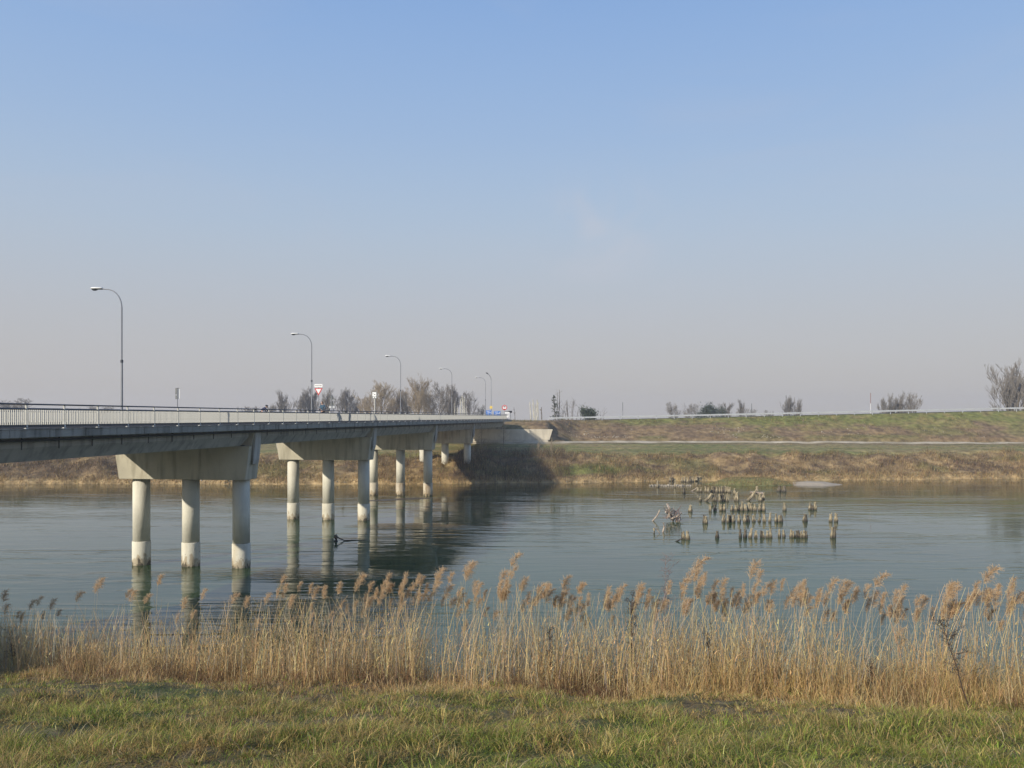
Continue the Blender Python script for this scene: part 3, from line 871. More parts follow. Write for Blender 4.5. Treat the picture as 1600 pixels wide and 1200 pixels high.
# local: +Y is where the person faces
def head(parent, c, s=1.0):
    m = MB(); vs, fs = [], []
    for i in range(9):
        a = -math.pi / 2 + i / 8 * math.pi
        for k in range(12):
            b_ = k / 12 * math.tau
            x = math.cos(a) * math.cos(b_) * .075; y = math.cos(a) * math.sin(b_) * .095; z = math.sin(a) * .118
            if y > .06 and abs(x) < .03 and -.03 < z < .03: y += .02     # nose
            if z < -.05: y += .012; x *= .86                              # jaw
            vs.append((c[0] + x * s, c[1] + y * s, c[2] + z * s))
    for i in range(8):
        for k in range(12): fs.append((i * 12 + k, i * 12 + (k + 1) % 12, (i + 1) * 12 + (k + 1) % 12, (i + 1) * 12 + k))
    return m.add(vs, fs).build('head', M_skin, parent, smooth=True)
hd = head(pr, (0, .03, 1.63))
for s_ in (-1, 1):
    MB().tube([(s_ * .028, .115, 1.645), (s_ * .028, .13, 1.645)], .010, 6).build('eye', M_black, hd)
    MB().tube([(s_ * .073, .03, 1.66), (s_ * .085, .02, 1.60)], .016, 6).build('ear', M_skin, hd)
MB().box(-.025, .025, .118, .132, 1.572, 1.58).build('mouth', M_red, hd)
m = MB(); vs, fs = [], []
for i in range(6):
    a = i / 5 * math.pi / 2 * 1.05 + .02
    for k in range(12):
        b_ = k / 12 * math.tau
        vs.append((math.cos(a) * math.cos(b_) * .088, math.cos(a) * math.sin(b_) * .105 + .012, 1.635 + math.sin(a) * .12))
for i in range(5):
    for k in range(12): fs.append((i * 12 + k, i * 12 + (k + 1) % 12, (i + 1) * 12 + (k + 1) % 12, (i + 1) * 12 + k))
m.add(vs, fs).build('hair', M_hair, hd, smooth=True)
skin_part('body', [(0, 0, 1.05, .12, .09), (0, 0, 1.35, .14, .09), (0, .01, 1.5, .055), (0, .02, 1.56, .05),
                   (-.2, 0, 1.42, .05), (-.3, .02, 1.16, .04), (-.16, .26, 1.05, .03), (.2, 0, 1.42, .05), (.3, .02, 1.16, .04), (.16, .26, 1.05, .03),
                   (-.1, 0, .9, .09), (-.11, .02, .5, .06), (-.11, -.02, .09, .045), (-.11, .13, .04, .035),
                   (.1, 0, .9, .09), (.11, .02, .5, .06), (.12, -.02, .09, .045), (.12, .13, .04, .035)],
          [(0, 1), (1, 2), (2, 3), (1, 4), (4, 5), (5, 6), (1, 7), (7, 8), (8, 9), (0, 10), (10, 11), (11, 12), (12, 13), (0, 14), (14, 15), (15, 16), (16, 17)], M_skin, pr)
skin_part('jacket', [(0, 0, 1.0, .2, .15), (0, 0, 1.3, .21, .14), (0, .01, 1.46, .10, .08), (-.22, 0, 1.40, .085), (-.36, .0, 1.13, .075), (-.17, .24, 1.06, .055),
                     (.22, 0, 1.40, .085), (.36, .0, 1.13, .075), (.17, .24, 1.06, .055)],
          [(0, 1), (1, 2), (1, 3), (3, 4), (4, 5), (1, 6), (6, 7), (7, 8)], M_jacket, pr)
skin_part('trousers', [(0, 0, .95, .15, .11), (-.1, 0, .85, .10), (-.11, .02, .5, .078), (-.11, -.01, .12, .065), (.1, 0, .85, .10), (.11, .02, .5, .078), (.12, -.01, .12, .065)],
          [(0, 1), (1, 2), (2, 3), (0, 4), (4, 5), (5, 6)], M_trous, pr)
for sx_ in (-1, 1):
    for f in range(5):
        MB().tube([(sx_ * (.155 - f * .012), .27, 1.045 - f * .009), (sx_ * (.14 - f * .013), .32, 1.03 - f * .012), (sx_ * (.12 - f * .013), .335 - .01 * (f == 4), 1.01 - f * .012)], .009, 5).build('finger', M_skin, pr)

# cyclist riding away, bent over the bars
t = t_for(411, -3.0); loc = on_bridge(-3.0, t, 9.503)
bk = empty('bicycle', loc, 'racing bicycle under the crouched cyclist in navy on the bridge', 'bicycle', ANG - R(38))
M_bike = mat_simple('bike frame', (.5, .5, .52), .4, .3)
for yy, nm in ((-.5, 'rear'), (.5, 'front')):
    ring = [(0, yy + math.cos(a / 20 * math.tau) * .34, .35 + math.sin(a / 20 * math.tau) * .34) for a in range(21)]
    wh = MB().tube(ring, .014, 5, caps=False).build('wheel', M_black, bk)
    sp = MB()
    for a in range(10):
        sp.tube([(0, yy, .35), (0, yy + math.cos(a / 10 * math.tau) * .33, .35 + math.sin(a / 10 * math.tau) * .33)], .003, 3)
    sp.build('spokes', M_pole, wh)
MB().tube([(0, -.5, .35), (0, -.15, .88), (0, .38, .9), (0, -.05, .3), (0, -.5, .35)], .017, 6).tube([(0, -.15, .88), (0, -.05, .3)], .017, 6).tube([(0, .5, .35), (0, .36, .98)], .017, 6).build('frame', M_bike, bk)
MB().tube([(-.21, .52, .88), (-.2, .45, .98), (0, .40, .99), (.2, .45, .98), (.21, .52, .88)], .014, 6).build('handlebar', M_black, bk)
MB().tube([(0, -.3, .97), (0, -.12, .98), (0, -.02, .96)], [.07, .05, .02], 8).build('saddle', M_black, bk)
MB().tube([(-.1, -.05, .14), (-.1, -.05, .3), (.1, -.05, .3), (.1, -.05, .46)], .012, 5).build('cranks', M_steel, bk)
cy = empty('person', loc, 'cyclist in a navy top, white shorts and dark helmet crouched over the handlebar', 'person', ANG - R(38))
skin_part('body', [(0, -.2, 1.02, .12, .1), (0, .12, 1.28, .13, .09), (0, .24, 1.38, .05), (0, .3, 1.42, .045),
                   (-.18, .16, 1.28, .045), (-.2, .32, 1.1, .036), (-.2, .47, .98, .028), (.18, .16, 1.28, .045), (.2, .32, 1.1, .036), (.2, .47, .98, .028),
                   (-.09, -.1, .95, .08), (-.1, .17, .72, .06), (-.1, -.03, .32, .045), (-.1, .08, .14, .03), (.09, -.1, .95, .08), (.1, .22, .82, .06), (.1, .05, .5, .045), (.1, .12, .44, .03)],
          [(0, 1), (1, 2), (2, 3), (1, 4), (4, 5), (5, 6), (1, 7), (7, 8), (8, 9), (0, 10), (10, 11), (11, 12), (12, 13), (0, 14), (14, 15), (15, 16), (16, 17)], M_skin, cy)
skin_part('jersey', [(0, -.16, 1.07, .17, .13), (0, .1, 1.28, .18, .13), (0, .2, 1.35, .09), (-.2, .15, 1.27, .075), (-.22, .3, 1.12, .06), (-.2, .42, 1.01, .042),
                     (.2, .15, 1.27, .075), (.22, .3, 1.12, .06), (.2, .42, 1.01, .042)], [(0, 1), (1, 2), (1, 3), (3, 4), (4, 5), (1, 6), (6, 7), (7, 8)], M_navy, cy)
skin_part('shorts', [(0, -.22, 1.0, .17, .13), (-.09, -.08, .93, .105), (-.1, .12, .76, .085), (.09, -.08, .93, .105), (.1, .14, .86, .085)], [(0, 1), (1, 2), (0, 3), (3, 4)], M_paleblue, cy)
hd = head(cy, (0, .36, 1.46))
m = MB(); vs, fs = [], []
for i in range(6):
    a = i / 5 * math.pi / 2
    for k in range(12):
        b_ = k / 12 * math.tau
        vs.append((math.cos(a) * math.cos(b_) * .10, .35 + math.cos(a) * math.sin(b_) * .15, 1.49 + math.sin(a) * .115))
for i in range(5):
    for k in range(12): fs.append((i * 12 + k, i * 12 + (k + 1) % 12, (i + 1) * 12 + (k + 1) % 12, (i + 1) * 12 + k))
m.add(vs, fs).build('helmet', M_black, hd, smooth=True)

# ------------------------------------------------------------------ guardrails on the dike
def guardrail(name, x0, x1, yy, dz, label, step=4.0, top=.75, flip=1):
    root = empty(name, (x0, yy, 0), label, 'guardrail')
    xs = np.arange(x0, x1 + .1, step)
    prof = [(-.045, -.165), (-.075, -.13), (-.075, -.075), (.0, -.02), (.0, .02), (-.075, .075), (-.075, .13), (-.045, .165)]
    seg = None
    for a, b_ in zip(xs[:-1], xs[1:]):
        m = MB(); vs = []
        for X in (a + .01, b_ + .06):
            z = float(crest(X)) + dz + top - .16
            for th in (0, .012):
                for (py, pz) in prof: vs.append((X - x0, (py * flip + th), z + pz))
        fs = []
        n = 8
        for k in range(n - 1):
            fs.append((k, k + 1, 16 + k + 1, 16 + k)); fs.append((8 + k, 16 + 8 + k, 16 + 8 + k + 1, 8 + k + 1))
        fs += [(0, 16, 24, 8), (7, 15, 31, 23)]
        m.add(vs, fs).build('rail_beam', M_zinc, root)
    pmh = MB().box(-.05, .05, .02, .11, -.3, .72).mesh('guardrail_post', M_zinc)
    for X in xs: link('post', pmh, root, (float(X) - x0, 0, float(crest(X)) + dz))
    return root
guardrail('guardrail', 8.0, 121, 184.6, 0.0, 'long silvery guardrail on the crest of the far dike above the grass slope')
guardrail('guardrail', 22.0, 126, 195.2, 0.0, 'second guardrail farther back across the road on the dike', flip=-1)
# marker poles along the road
for x, y0, y1, lab, two in ((612 / 4 + 820, 628.5, 656, 'slim dark topped marker pole left of the distant bare trees', 0),
                       (1174.5, 630.5, 648, 'slim dark marker pole between the distant bushes on the dike', 0),
                       (1228.3, 617.5, 646, 'thin grey marker pole beside the pale distant trees', 0),
                       (1360.3, 614, 644, 'red-brown and white snow pole standing behind the guardrail', 1)):
    q = at(x, 655, 190); q.z = float(crest(q.x)) + .0
    o = empty('marker_pole', q, lab, 'marker pole')
    h = zof(y0, q)
    MB().tube([(0, 0, 0), (0, 0, h * .5)], .045, 6).build('lower_pole', M_white if two else M_pole, o)
    MB().tube([(0, 0, h * .5), (0, 0, h)], .06, 6).build('upper_pole', M_signback if not two else mat_simple('rusty red paint', (.22, .09, .07), .6), o)

# ------------------------------------------------------------------ trees
def seg_mesh(segs, name, mat, n=3):
    S = len(segs)
    A = np.array([s[0] for s in segs], float); B = np.array([s[1] for s in segs], float)
    ra = np.array([s[2] for s in segs], float)[:, None]; rb = np.array([s[3] for s in segs], float)[:, None]
    D = B - A; D /= np.linalg.norm(D, axis=1, keepdims=True) + 1e-9
    U = np.cross(D, np.array([.3, .5, .81])); U /= np.linalg.norm(U, axis=1, keepdims=True) + 1e-9
    W = np.cross(D, U)
    V = np.zeros((S, 2 * n, 3))
    for k in range(n):
        a = k * math.tau / n; o = U * math.cos(a) + W * math.sin(a)
        V[:, k] = A + o * ra; V[:, n + k] = B + o * rb
    base = np.arange(S)[:, None] * 2 * n
    q = np.concatenate([base + np.array([[k, (k + 1) % n, n + (k + 1) % n, n + k]]) for k in range(n)])
    return mesh_np(name, V.reshape(-1, 3), [q], mat, smooth=False)

def grow(seed, H, spreadk, trunk_frac, n_main, up, depth=4, kids=(5, 4, 3), trunk_r=.22, multi=1):
    rnd = random.Random(seed); trunk, tw = [], []
    def branch(p, d, L, r, lev):
        n = 4 if lev < 2 else 3
        q = p.copy(); dd = d.copy(); pts = [p.copy()]
        for i in range(n):
            dd = (dd + Vector((rnd.gauss(0, .10), rnd.gauss(0, .10), rnd.gauss(.05 * up, .07)))).normalized()
            nq = q + dd * (L / n)
            r1 = r * (1 - .75 * (i + 1) / n) if lev else r * (1 - .7 * (i + 1) / n)
            r0 = r * (1 - .75 * i / n) if lev else r * (1 - .7 * i / n)
            (trunk if lev == 0 else tw).append((tuple(q), tuple(nq), max(r0, .020), max(r1, .016)))
            q = nq; pts.append(q.copy())
        if lev >= depth: return
        K = n_main if lev == 0 else kids[min(lev - 1, len(kids) - 1)]
        for c in range(K):
            f = trunk_frac + (1 - trunk_frac) * (c + rnd.random()) / K if lev == 0 else rnd.uniform(.2, 1.0)
            i = min(int(f * n), n - 1); pp = pts[i].lerp(pts[i + 1], f * n - i)
            az = rnd.uniform(0, math.tau)
            side = Vector((math.cos(az), math.sin(az), 0))
            nd = (dd * (.9 if lev else .25) + side * spreadk + Vector((0, 0, up * rnd.uniform(.4, 1.0)))).normalized()
            LL = L * rnd.uniform(.42, .62) * (1.15 - .55 * f if lev == 0 else 1)
            branch(pp, nd, LL, max(r * .45 * (1.1 - .5 * f), .012), lev + 1)
    for k in range(multi):
        a = rnd.uniform(0, math.tau)
        tilt = .0 if multi == 1 else .28
        branch(Vector((math.cos(a) * .2 * (multi > 1), math.sin(a) * .2 * (multi > 1), 0)), Vector((math.cos(a) * tilt, math.sin(a) * tilt, 1)).normalized(), H * (.92 if multi == 1 else rnd.uniform(.75, .95)), trunk_r, 0)
    return trunk, tw

KINDS = {
    'poplar': dict(H=10, spreadk=.28, trunk_frac=.12, n_main=26, up=1.2, kids=(6, 4, 3), trunk_r=.16),
    'willow': dict(H=10, spreadk=.62, trunk_frac=.10, n_main=24, up=.75, kids=(7, 5, 3), trunk_r=.22),
    'round': dict(H=10, spreadk=.85, trunk_frac=.22, n_main=18, up=.55, kids=(6, 5, 3), trunk_r=.26),
    'fan': dict(H=10, spreadk=.42, trunk_frac=.15, n_main=9, up=.9, kids=(5, 4, 3), trunk_r=.20, multi=5),
    'vase': dict(H=10, spreadk=.55, trunk_frac=.08, n_main=9, up=.8, kids=(5, 4, 3), trunk_r=.17, multi=4),
}
tree_mesh = {}
def get_tree(kind, var, twig):
    key = (kind, var, twig.name)
    if key not in tree_mesh:
        tr, tw = grow(100 + var * 7 + len(kind), **KINDS[kind])
        arr = np.array([s[1] for s in tr + tw]); hmax = arr[:, 2].max(); wd = np.percentile(np.abs(arr[:, 0]), 98) * 2
        tree_mesh[key] = (seg_mesh(tr, 'trunk', M_bark, 6), seg_mesh(tw, 'crown', twig, 3), hmax, wd)
    return tree_mesh[key]
def tree(x, ytop, wpx, d, kind, var, label, twig=M_twig, ground=None, rz=None, group='bare trees beyond the bridge and the dike'):
    tm, cm_, H, W = get_tree(kind, var, twig)
    q = at(x, 655, d)
    q.z = float(h_far(q.x, q.y)) if ground is None else ground
    o = empty('bare_tree', q, label, 'tree', random.uniform(0, 6.28) if rz is None else rz, group)
    sz = zof(ytop, q) / H * (1.06 if 430 < x < 760 else 1)
    sw = (wpx * (1.22 if x < 1000 else .95) / F * d) / W
    o.scale = (sw, sw, sz)
    link('trunk', tm, o); link('crown', cm_, o)
    return o
TREES = [
    (22, 621, 56, 300, 'round', 0, 'small bare tree behind the railing at the far left edge'),
    (4, 627, 26, 310, 'round', 1, 'low bare tree cut by the left edge of the picture'),
    (150, 633, 50, 380, 'round', 1, 'faint low bare tree just left of the nearest street lamp'),
    (396, 634, 22, 390, 'poplar', 2, 'faint thin tree just left of the cyclist'),
    (421, 630, 16, 390, 'poplar', 1, 'faint slender tree just right of the cyclist'),
    (441, 611, 24, 340, 'poplar', 0, 'slender bare poplar between the cyclist and the second street lamp'),
    (474, 612, 22, 340, 'poplar', 1, 'bare poplar just left of the second street lamp'),
    (484, 607, 18, 345, 'poplar', 2, 'bare poplar directly behind the second street lamp'),
    (511, 608, 24, 340, 'poplar', 0, 'bare poplar behind the yield sign and the person in blue'),
    (539, 608, 26, 335, 'poplar', 1, 'bare poplar right of the stacked warning triangles'),
    (556, 626, 20, 340, 'willow', 0, 'low bare tree left of the white square sign'),
    (571, 616, 24, 320, 'willow', 1, 'grey bare tree touching the left of the white square sign'),
    (594, 597, 40, 290, 'willow', 0, 'dense olive-brown bare tree behind the white square sign'),
    (612, 619, 36, 300, 'willow', 1, 'low reddish bare tree left of the third street lamp'),
    (631, 608, 24, 300, 'willow', 0, 'bare tree right behind the third street lamp pole'),
    (651, 586, 42, 280, 'willow', 1, 'tallest and densest brownish bare tree right of the third street lamp'),
    (668, 612, 24, 290, 'willow', 0, 'low bare tree tucked right of the tallest brownish tree'),
    (683, 600, 30, 280, 'round', 0, 'dark rounded bare tree between the third and fourth street lamps'),
    (700, 622, 16, 300, 'poplar', 1, 'thin bare tree just left of the fourth street lamp'),
    (715, 603, 22, 320, 'poplar', 2, 'bare tree behind the white pruned trunks'),
    (734, 612, 30, 320, 'round', 1, 'bare tree right of the white pruned trunks'),
    (752, 634, 16, 330, 'round', 0, 'low bare tree left of the blue road signs'),
    (1050, 627, 28, 300, 'round', 0, 'leftmost bare tree of the distant group left of the dark green bush'),
    (1076, 628, 30, 300, 'round', 1, 'bare tree touching the left of the dark green bush'),
    (1131, 628, 20, 330, 'poplar', 2, 'thin bare tree right of the dark green bush'),
    (1158, 622, 18, 340, 'poplar', 0, 'slender bare tree standing alone right of the dark green bush'),
    (1172, 637, 18, 340, 'round', 1, 'low reddish thicket tree right of the slender bare tree'),
    (1231, 617, 20, 320, 'poplar', 1, 'pale bare tree beside the thin grey marker pole'),
    (1247, 621, 18, 320, 'poplar', 0, 'shorter pale bare tree right of the one at the marker pole'),
    (1198, 640, 22, 340, 'round', 0, 'tiny dark bare shrub tree between the pale trees and the bush'),
    (1388, 611, 40, 250, 'fan', 0, 'left of two low bare trees right of the red and white snow pole'),
    (1412, 609, 42, 250, 'fan', 1, 'right of two low bare trees right of the red and white snow pole'),
    (1584, 556, 74, 225, 'fan', 2, 'largest bare tree at the right edge behind the guardrail'),
]
for (x, yt, wp, d, kd, var, lab) in TREES:
    tree(x, yt, wp, d, kd, var, lab, M_twigtan if 560 < x < 670 else M_twig)

def leaf_crown(n, rx, ry, rz_, size, seed, lumps=7):
    r = np.random.default_rng(seed)
    cs = r.normal(size=(lumps, 3)) * np.array([rx, ry, rz_]) * .42 + np.array([0, 0, rz_])
    pick = r.integers(0, lumps, n)
    P = cs[pick] + r.normal(size=(n, 3)) * np.array([rx, ry, rz_]) * .27
    P[:, 2] = np.abs(P[:, 2])
    a = r.normal(size=(n, 3)); a /= np.linalg.norm(a, axis=1, keepdims=True)
    b_ = np.cross(a, r.normal(size=(n, 3))); b_ /= np.linalg.norm(b_, axis=1, keepdims=True)
    s = size * r.uniform(.6, 1.4, (n, 1))
    V = np.stack([P - a * s, P + b_ * s * .5, P + a * s, P - b_ * s * .5], 1).reshape(-1, 3)
    q = np.arange(n)[:, None] * 4 + np.arange(4)[None]
    return V, q
# evergreen bush on the horizon
q = at(1110, 655, 290); q.z = 5
o = empty('evergreen_bush', q, 'dense dark green rounded bush among the distant bare trees', 'bush')
V, f = leaf_crown(5500, 3.1, 2.6, 3.4, .24, 3, 16)
V[:, 2] = 4.2 + V[:, 2] / np.percentile(V[:, 2], 98) * (zof(633.5, q) - 4.2)
V[:, 0] *= 1.0
link('crown', mesh_np('crown', V, [f], M_ever), o)
MB().tube([(0, 0, 0), (.1, 0, 3)], [.3, .15], 6).build('trunk', M_bark, o)
# pruned pale trunks
def pollard(x0, stems, d, label, mat=M_barkwhite):
    q = at(x0, 655, d); q.z = float(h_far(q.x, q.y)); k = d / F
    o = empty('pruned_tree', q, label, 'tree')
    for (xb, xt, yt, r_) in stems:
        h = zof(yt, q); rr = random.Random(int(xb * 10))
        pts = [((xb - x0) * k + ((xt - xb) * k) * f + rr.uniform(-.05, .05), rr.uniform(-.1, .1), h * f) for f in (0, .25, .5, .75, 1)]
        tr_ = MB().tube(pts, [r_, r_ * .95, r_ * .85, r_ * .7, r_ * .6], 7).build('trunk', mat, o)
        for j in range(3):
            f = rr.uniform(.55, .95); i = int(f * 4); p = Vector(pts[i]).lerp(Vector(pts[min(i + 1, 4)]), f * 4 - i)
            e = p + Vector((rr.choice((-1, 1)) * rr.uniform(.15, .4), rr.uniform(-.2, .2), rr.uniform(.1, .5)))
            MB().tube([p, e], [r_ * .45, r_ * .3], 5).build('branch_stub', mat, tr_)
pollard(712, [(711.5, 710.5, 630, .13), (714.5, 715, 637, .12)], 205, 'leftmost low white pruned tree beyond the bridge railing')
pollard(720, [(720, 719.5, 624, .15)], 205, 'straight white pruned tree in the middle of the group beyond the bridge')
pollard(725, [(724.5, 722.5, 618, .15), (726.5, 725.5, 621, .14), (728.5, 729, 636, .1)], 205, 'tallest white pruned tree with two tops beyond the bridge')
pollard(829, [(830, 828.3, 628, .15)], 200, 'leftmost slim white pruned tree right of the bridge end')
pollard(833.8, [(834, 833, 624.5, .17), (836, 836.3, 632, .12)], 200, 'white pruned tree with two stems right of the bridge end')
pollard(839.8, [(838.5, 839.5, 624.5, .17), (841, 840.3, 628, .13)], 200, 'rightmost tall white pruned tree right of the bridge end')
pollard(846.3, [(846.5, 846, 636, .14)], 200, 'short dark pruned trunk right of the white pruned trees', M_bark)
pollard(804, [(805, 803, 636, .08)], 200, 'thin bare stem right of the black topped board', M_bark)
# ivy-clad scraggy tree and bare stems
def stems(x0, lst, d, label, name='bare_tree', mat=M_bark, cat='tree'):
    q = at(x0, 655, d); q.z = float(h_far(q.x, q.y)); k = d / F
    o = empty(name, q, label, cat); segs = []
    rr = random.Random(int(x0))
    for (xb, xt, yt, r_) in lst:
        h = zof(yt, q); p0 = Vector(((xb - x0) * k, 0, 0)); p1 = Vector(((xt - x0) * k, rr.uniform(-.3, .3), h))
        pts = [p0.lerp(p1, f) + Vector((rr.uniform(-.09, .09), 0, 0)) * (0 < f < 1) for f in (0, .3, .6, .8, 1)]
        MB().tube(pts, [r_, r_ * .85, r_ * .7, r_ * .55, r_ * .3], 6).build('trunk', mat, o)
        for j in range(9):
            f = rr.uniform(.25, .98); p = p0.lerp(p1, f)
            e = p + Vector((rr.uniform(-.8, .8), rr.uniform(-.5, .5), rr.uniform(.2, .9)))
            segs.append((tuple(p), tuple(e), r_ * .35, .012))
            for _ in range(2):
                e2 = e + Vector((rr.uniform(-.4, .4), rr.uniform(-.3, .3), rr.uniform(.0, .5))); segs.append((tuple(p.lerp(e, .6)), tuple(e2), .018, .01))
    link('crown', seg_mesh(segs, 'crown', M_twig), o)
    return o, q, k
o, q, k = stems(873, [(873, 874, 609, .13), (871, 871, 613, .08)], 203, 'tall bare twin trunk beside the scraggy conifer on the dike')
o, q, k = stems(868.5, [(869, 864.5, 618, .12)], 202, 'scraggy leaning conifer with drooping dark branches on the dike', 'conifer')
segs = []; rr = random.Random(5)
for i in range(60):
    f = rr.uniform(.12, 1.0); h = zof(618, q) * f
    L = (1 - f) * 1.7 + .3; a = rr.uniform(0, math.tau); p = Vector((.08 - .6 * f, 0, h))
    e = p + Vector((math.cos(a) * L, math.sin(a) * L, rr.uniform(-.25, .25)))
    segs.append((tuple(p), tuple(e), .05, .02))
    for j in range(8):
        b_ = p.lerp(e, rr.uniform(.2, 1)); c = b_ + Vector((rr.uniform(-.25, .25), rr.uniform(-.25, .25), rr.uniform(-.4, .12))); segs.append((tuple(b_), tuple(c), .05, .015))
link('needle_foliage', seg_mesh(segs, 'needle_foliage', M_ever), o)
o, q, k = stems(879, [(877, 883, 632, .06), (880, 886, 636, .06), (875, 879, 640, .05)], 203, 'yellow-green leafy stems at the foot of the twin trunk', 'shrub', cat='shrub')
V, f = leaf_crown(500, 1.6, 1.0, 1.5, .12, 9); V[:, 2] *= .8
link('foliage', mesh_np('foliage', V, [f], mat_simple('olive leaves', (.16, .15, .04), .7)), o)
stems(889.5, [(889.5, 885.5, 625, .10), (888, 885, 632, .06)], 203, 'bare forked stem leaning left right of the conifer')
stems(894.5, [(894, 896.3, 623.5, .10), (892, 894.5, 626, .06)], 203, 'bare upright forked stem right of the conifer')
stems(900, [(899, 904, 636, .07), (905, 911, 633, .06)], 203, 'two thin stems leaning right left of the dark shrub')
stems(941, [(941, 944, 641, .06), (938, 939, 645, .05)], 203, 'low thin stems right of the dark shrub')
q = at(919, 655, 203); q.z = float(h_far(q.x, q.y))
o = empty('dark_shrub', q, 'dark leafy evergreen shrub with poking branches behind the guardrail', 'shrub')
rr = random.Random(9); segs = []
for i in range(9):
    a = R(rr.uniform(35, 145)); L = rr.uniform(1.8, zof(634, q))
    segs.append(((0, 0, 0), (math.cos(a) * L * .7, rr.uniform(-.5, .5), math.sin(a) * L), .06, .02))
link('branch', seg_mesh(segs, 'branch', M_bark, 5), o)
V, f = leaf_crown(3400, 1.9, 1.2, 1.35, .15, 21, 16); V[:, 2] = .9 + V[:, 2] / np.percentile(V[:, 2], 98) * (zof(638, q) - .9)
link('foliage', mesh_np('foliage', V, [f], M_ever), o)

# ------------------------------------------------------------------ blades of grass and reeds as meshes
def blade_mesh(name, P, H, W, lean, bend, colr, mat, segs=2, seed=0, tipw=.0):
    """tapering, curving blades: P (n,3) feet, H, W (n), lean (n,2) horizontal travel of the tip, bend in 0..1"""
    r = np.random.default_rng(seed); n = len(P)
    az = r.uniform(0, math.tau, n); side = np.stack([np.cos(az), np.sin(az), np.zeros(n)], 1)
    rows = []
    for k in range(segs + 1):
        f = k / segs
        c = P.copy()
        c[:, 0] += lean[:, 0] * f ** 1.8; c[:, 1] += lean[:, 1] * f ** 1.8
        c[:, 2] += H * (f - bend * f ** 2.6)
        w = (W * (1 - f * (1 - tipw)) * .5)[:, None]
        if k < segs or tipw > 0: rows.append(c - side * w); rows.append(c + side * w)
        else: rows.append(c)
    m = len(rows); V = np.stack(rows, 1).reshape(-1, 3); base = (np.arange(n) * m)[:, None]
    quads = [base + np.array([[2 * k, 2 * k + 1, 2 * k + 3, 2 * k + 2]]) for k in range(segs - (0 if tipw > 0 else 1))]
    faces = []
    if quads: faces.append(np.concatenate(quads))
    if tipw == 0: faces.append(base + np.array([[m - 3, m - 2, m - 1]]))
    C = np.repeat(colr, m, axis=0)
    return mesh_np(name, V, faces, mat, C)

def clumpy(n, x0, x1, y0, y1, sc, seed, thr=.45, power=1.0):
    r = np.random.default_rng(seed)
    X = r.uniform(x0, x1, n * 3); Y = r.uniform(y0, y1, n * 3)
    d = fbm(X * sc, Y * sc, seed, 3)
    keep = r.random(n * 3) < np.clip((d - thr + .25) * 2.2, .35, 1) ** power
    X, Y = X[keep][:n], Y[keep][:n]
    return X, Y, r

def jitc(c, r, k=.25):
    return np.clip(c * (1 + r.normal(0, k, (len(c), 1))) * (1 + r.normal(0, .06, (len(c), 3))), .01, .75)

# near grass: density falls with distance
def near_grass():
    P, H, W, L, B, C = [], [], [], [], [], []
    for (y0, y1, n, nb, sc) in ((6.8, 11, 8600, 20, 1.0), (11, 16, 11500, 13, 1.15), (16, 24, 13500, 8, 1.35)):
        X, Y, r = clumpy(n, -.70 * y1 - 1, .70 * y1 + 1, y0, y1, 1.1, int(y0 * 10), .34)
        keep = (Y < yb(X) + .7) & (np.abs(X) < .68 * Y + 1.2); X, Y = X[keep], Y[keep]; m = len(X)
        cl = fbm(X * .9, Y * .9, 91, 3)
        c = col_near(X, Y) * 1.7
        th = (.06 + .15 * r.random(m) ** 1.6) * (.65 + .9 * ss(cl, .3, .7))          # height of each tuft
        dry = r.random(m) < .20 + .35 * ss(fbm(X * 1.3, Y * 1.3, 93, 3), .5, .65)
        c[dry] = np.array((.30, .235, .13)) * r.uniform(.5, 1.2, (dry.sum(), 1))
        g2 = (~dry) & (r.random(m) < .4); c[g2] = np.array((.155, .215, .05)) * r.uniform(.6, 1.2, (g2.sum(), 1))
        c = c * (r.uniform(.55, 1.35, (m, 1)))
        k = np.repeat(np.arange(m), nb); q = len(k)
        a = r.uniform(0, math.tau, q); rad = np.abs(r.normal(0, .045, q)) * (1 + 5 * th[k])
        px_, py_ = X[k] + np.cos(a) * rad, Y[k] + np.sin(a) * rad
        h = th[k] * r.uniform(.5, 1.35, q); ll = h * r.uniform(.1, .5, q) + rad * 1.3
        cb = c[k].copy(); ds = r.random(q) < .13; cb[ds] = np.array((.36, .28, .16)) * r.uniform(.6, 1.2, (ds.sum(), 1))
        P.append(np.stack([px_, py_, h_near(px_, py_) - .02], 1)); H.append(h); W.append(.0105 * sc * r.uniform(.5, 1.5, q))
        L.append(np.stack([np.cos(a) * ll, np.sin(a) * ll], 1)); B.append(r.uniform(.1, .7, q)); C.append(jitc(cb * np.array((1.62, 1.5, 1.05)), r, .25))
    cc = np.concatenate
    tag(link('meadow_grass', blade_mesh('meadow_grass', cc(P), cc(H), cc(W), cc(L), cc(B), cc(C), M_blade, 2, 1)), 'short green and straw grass covering the near bank', 'grass', kind='stuff')
    # long bent straws lying over the turf
    n = 4200; X, Y, r = clumpy(n, -16, 14, 7, 21, .8, 555, .42)
    keep = (Y < yb(X) + .5); X, Y = X[keep], Y[keep]; m = len(X)
    a = r.uniform(0, math.tau, m); h = r.uniform(.12, .5, m)
    c = np.array((.50, .41, .25)) * r.uniform(.35, 1.25, (m, 1))
    tag(link('dry_straws', blade_mesh('dry_straws', np.stack([X, Y, h_near(X, Y)], 1), h, .007 * r.uniform(.6, 1.5, m), np.stack([np.cos(a) * h * 1.1, np.sin(a) * h * 1.1], 1), r.uniform(.3, .95, m), c, M_blade, 5, 2)),
        'long bent straw stems lying over the green grass', 'straw', kind='stuff')
near_grass()

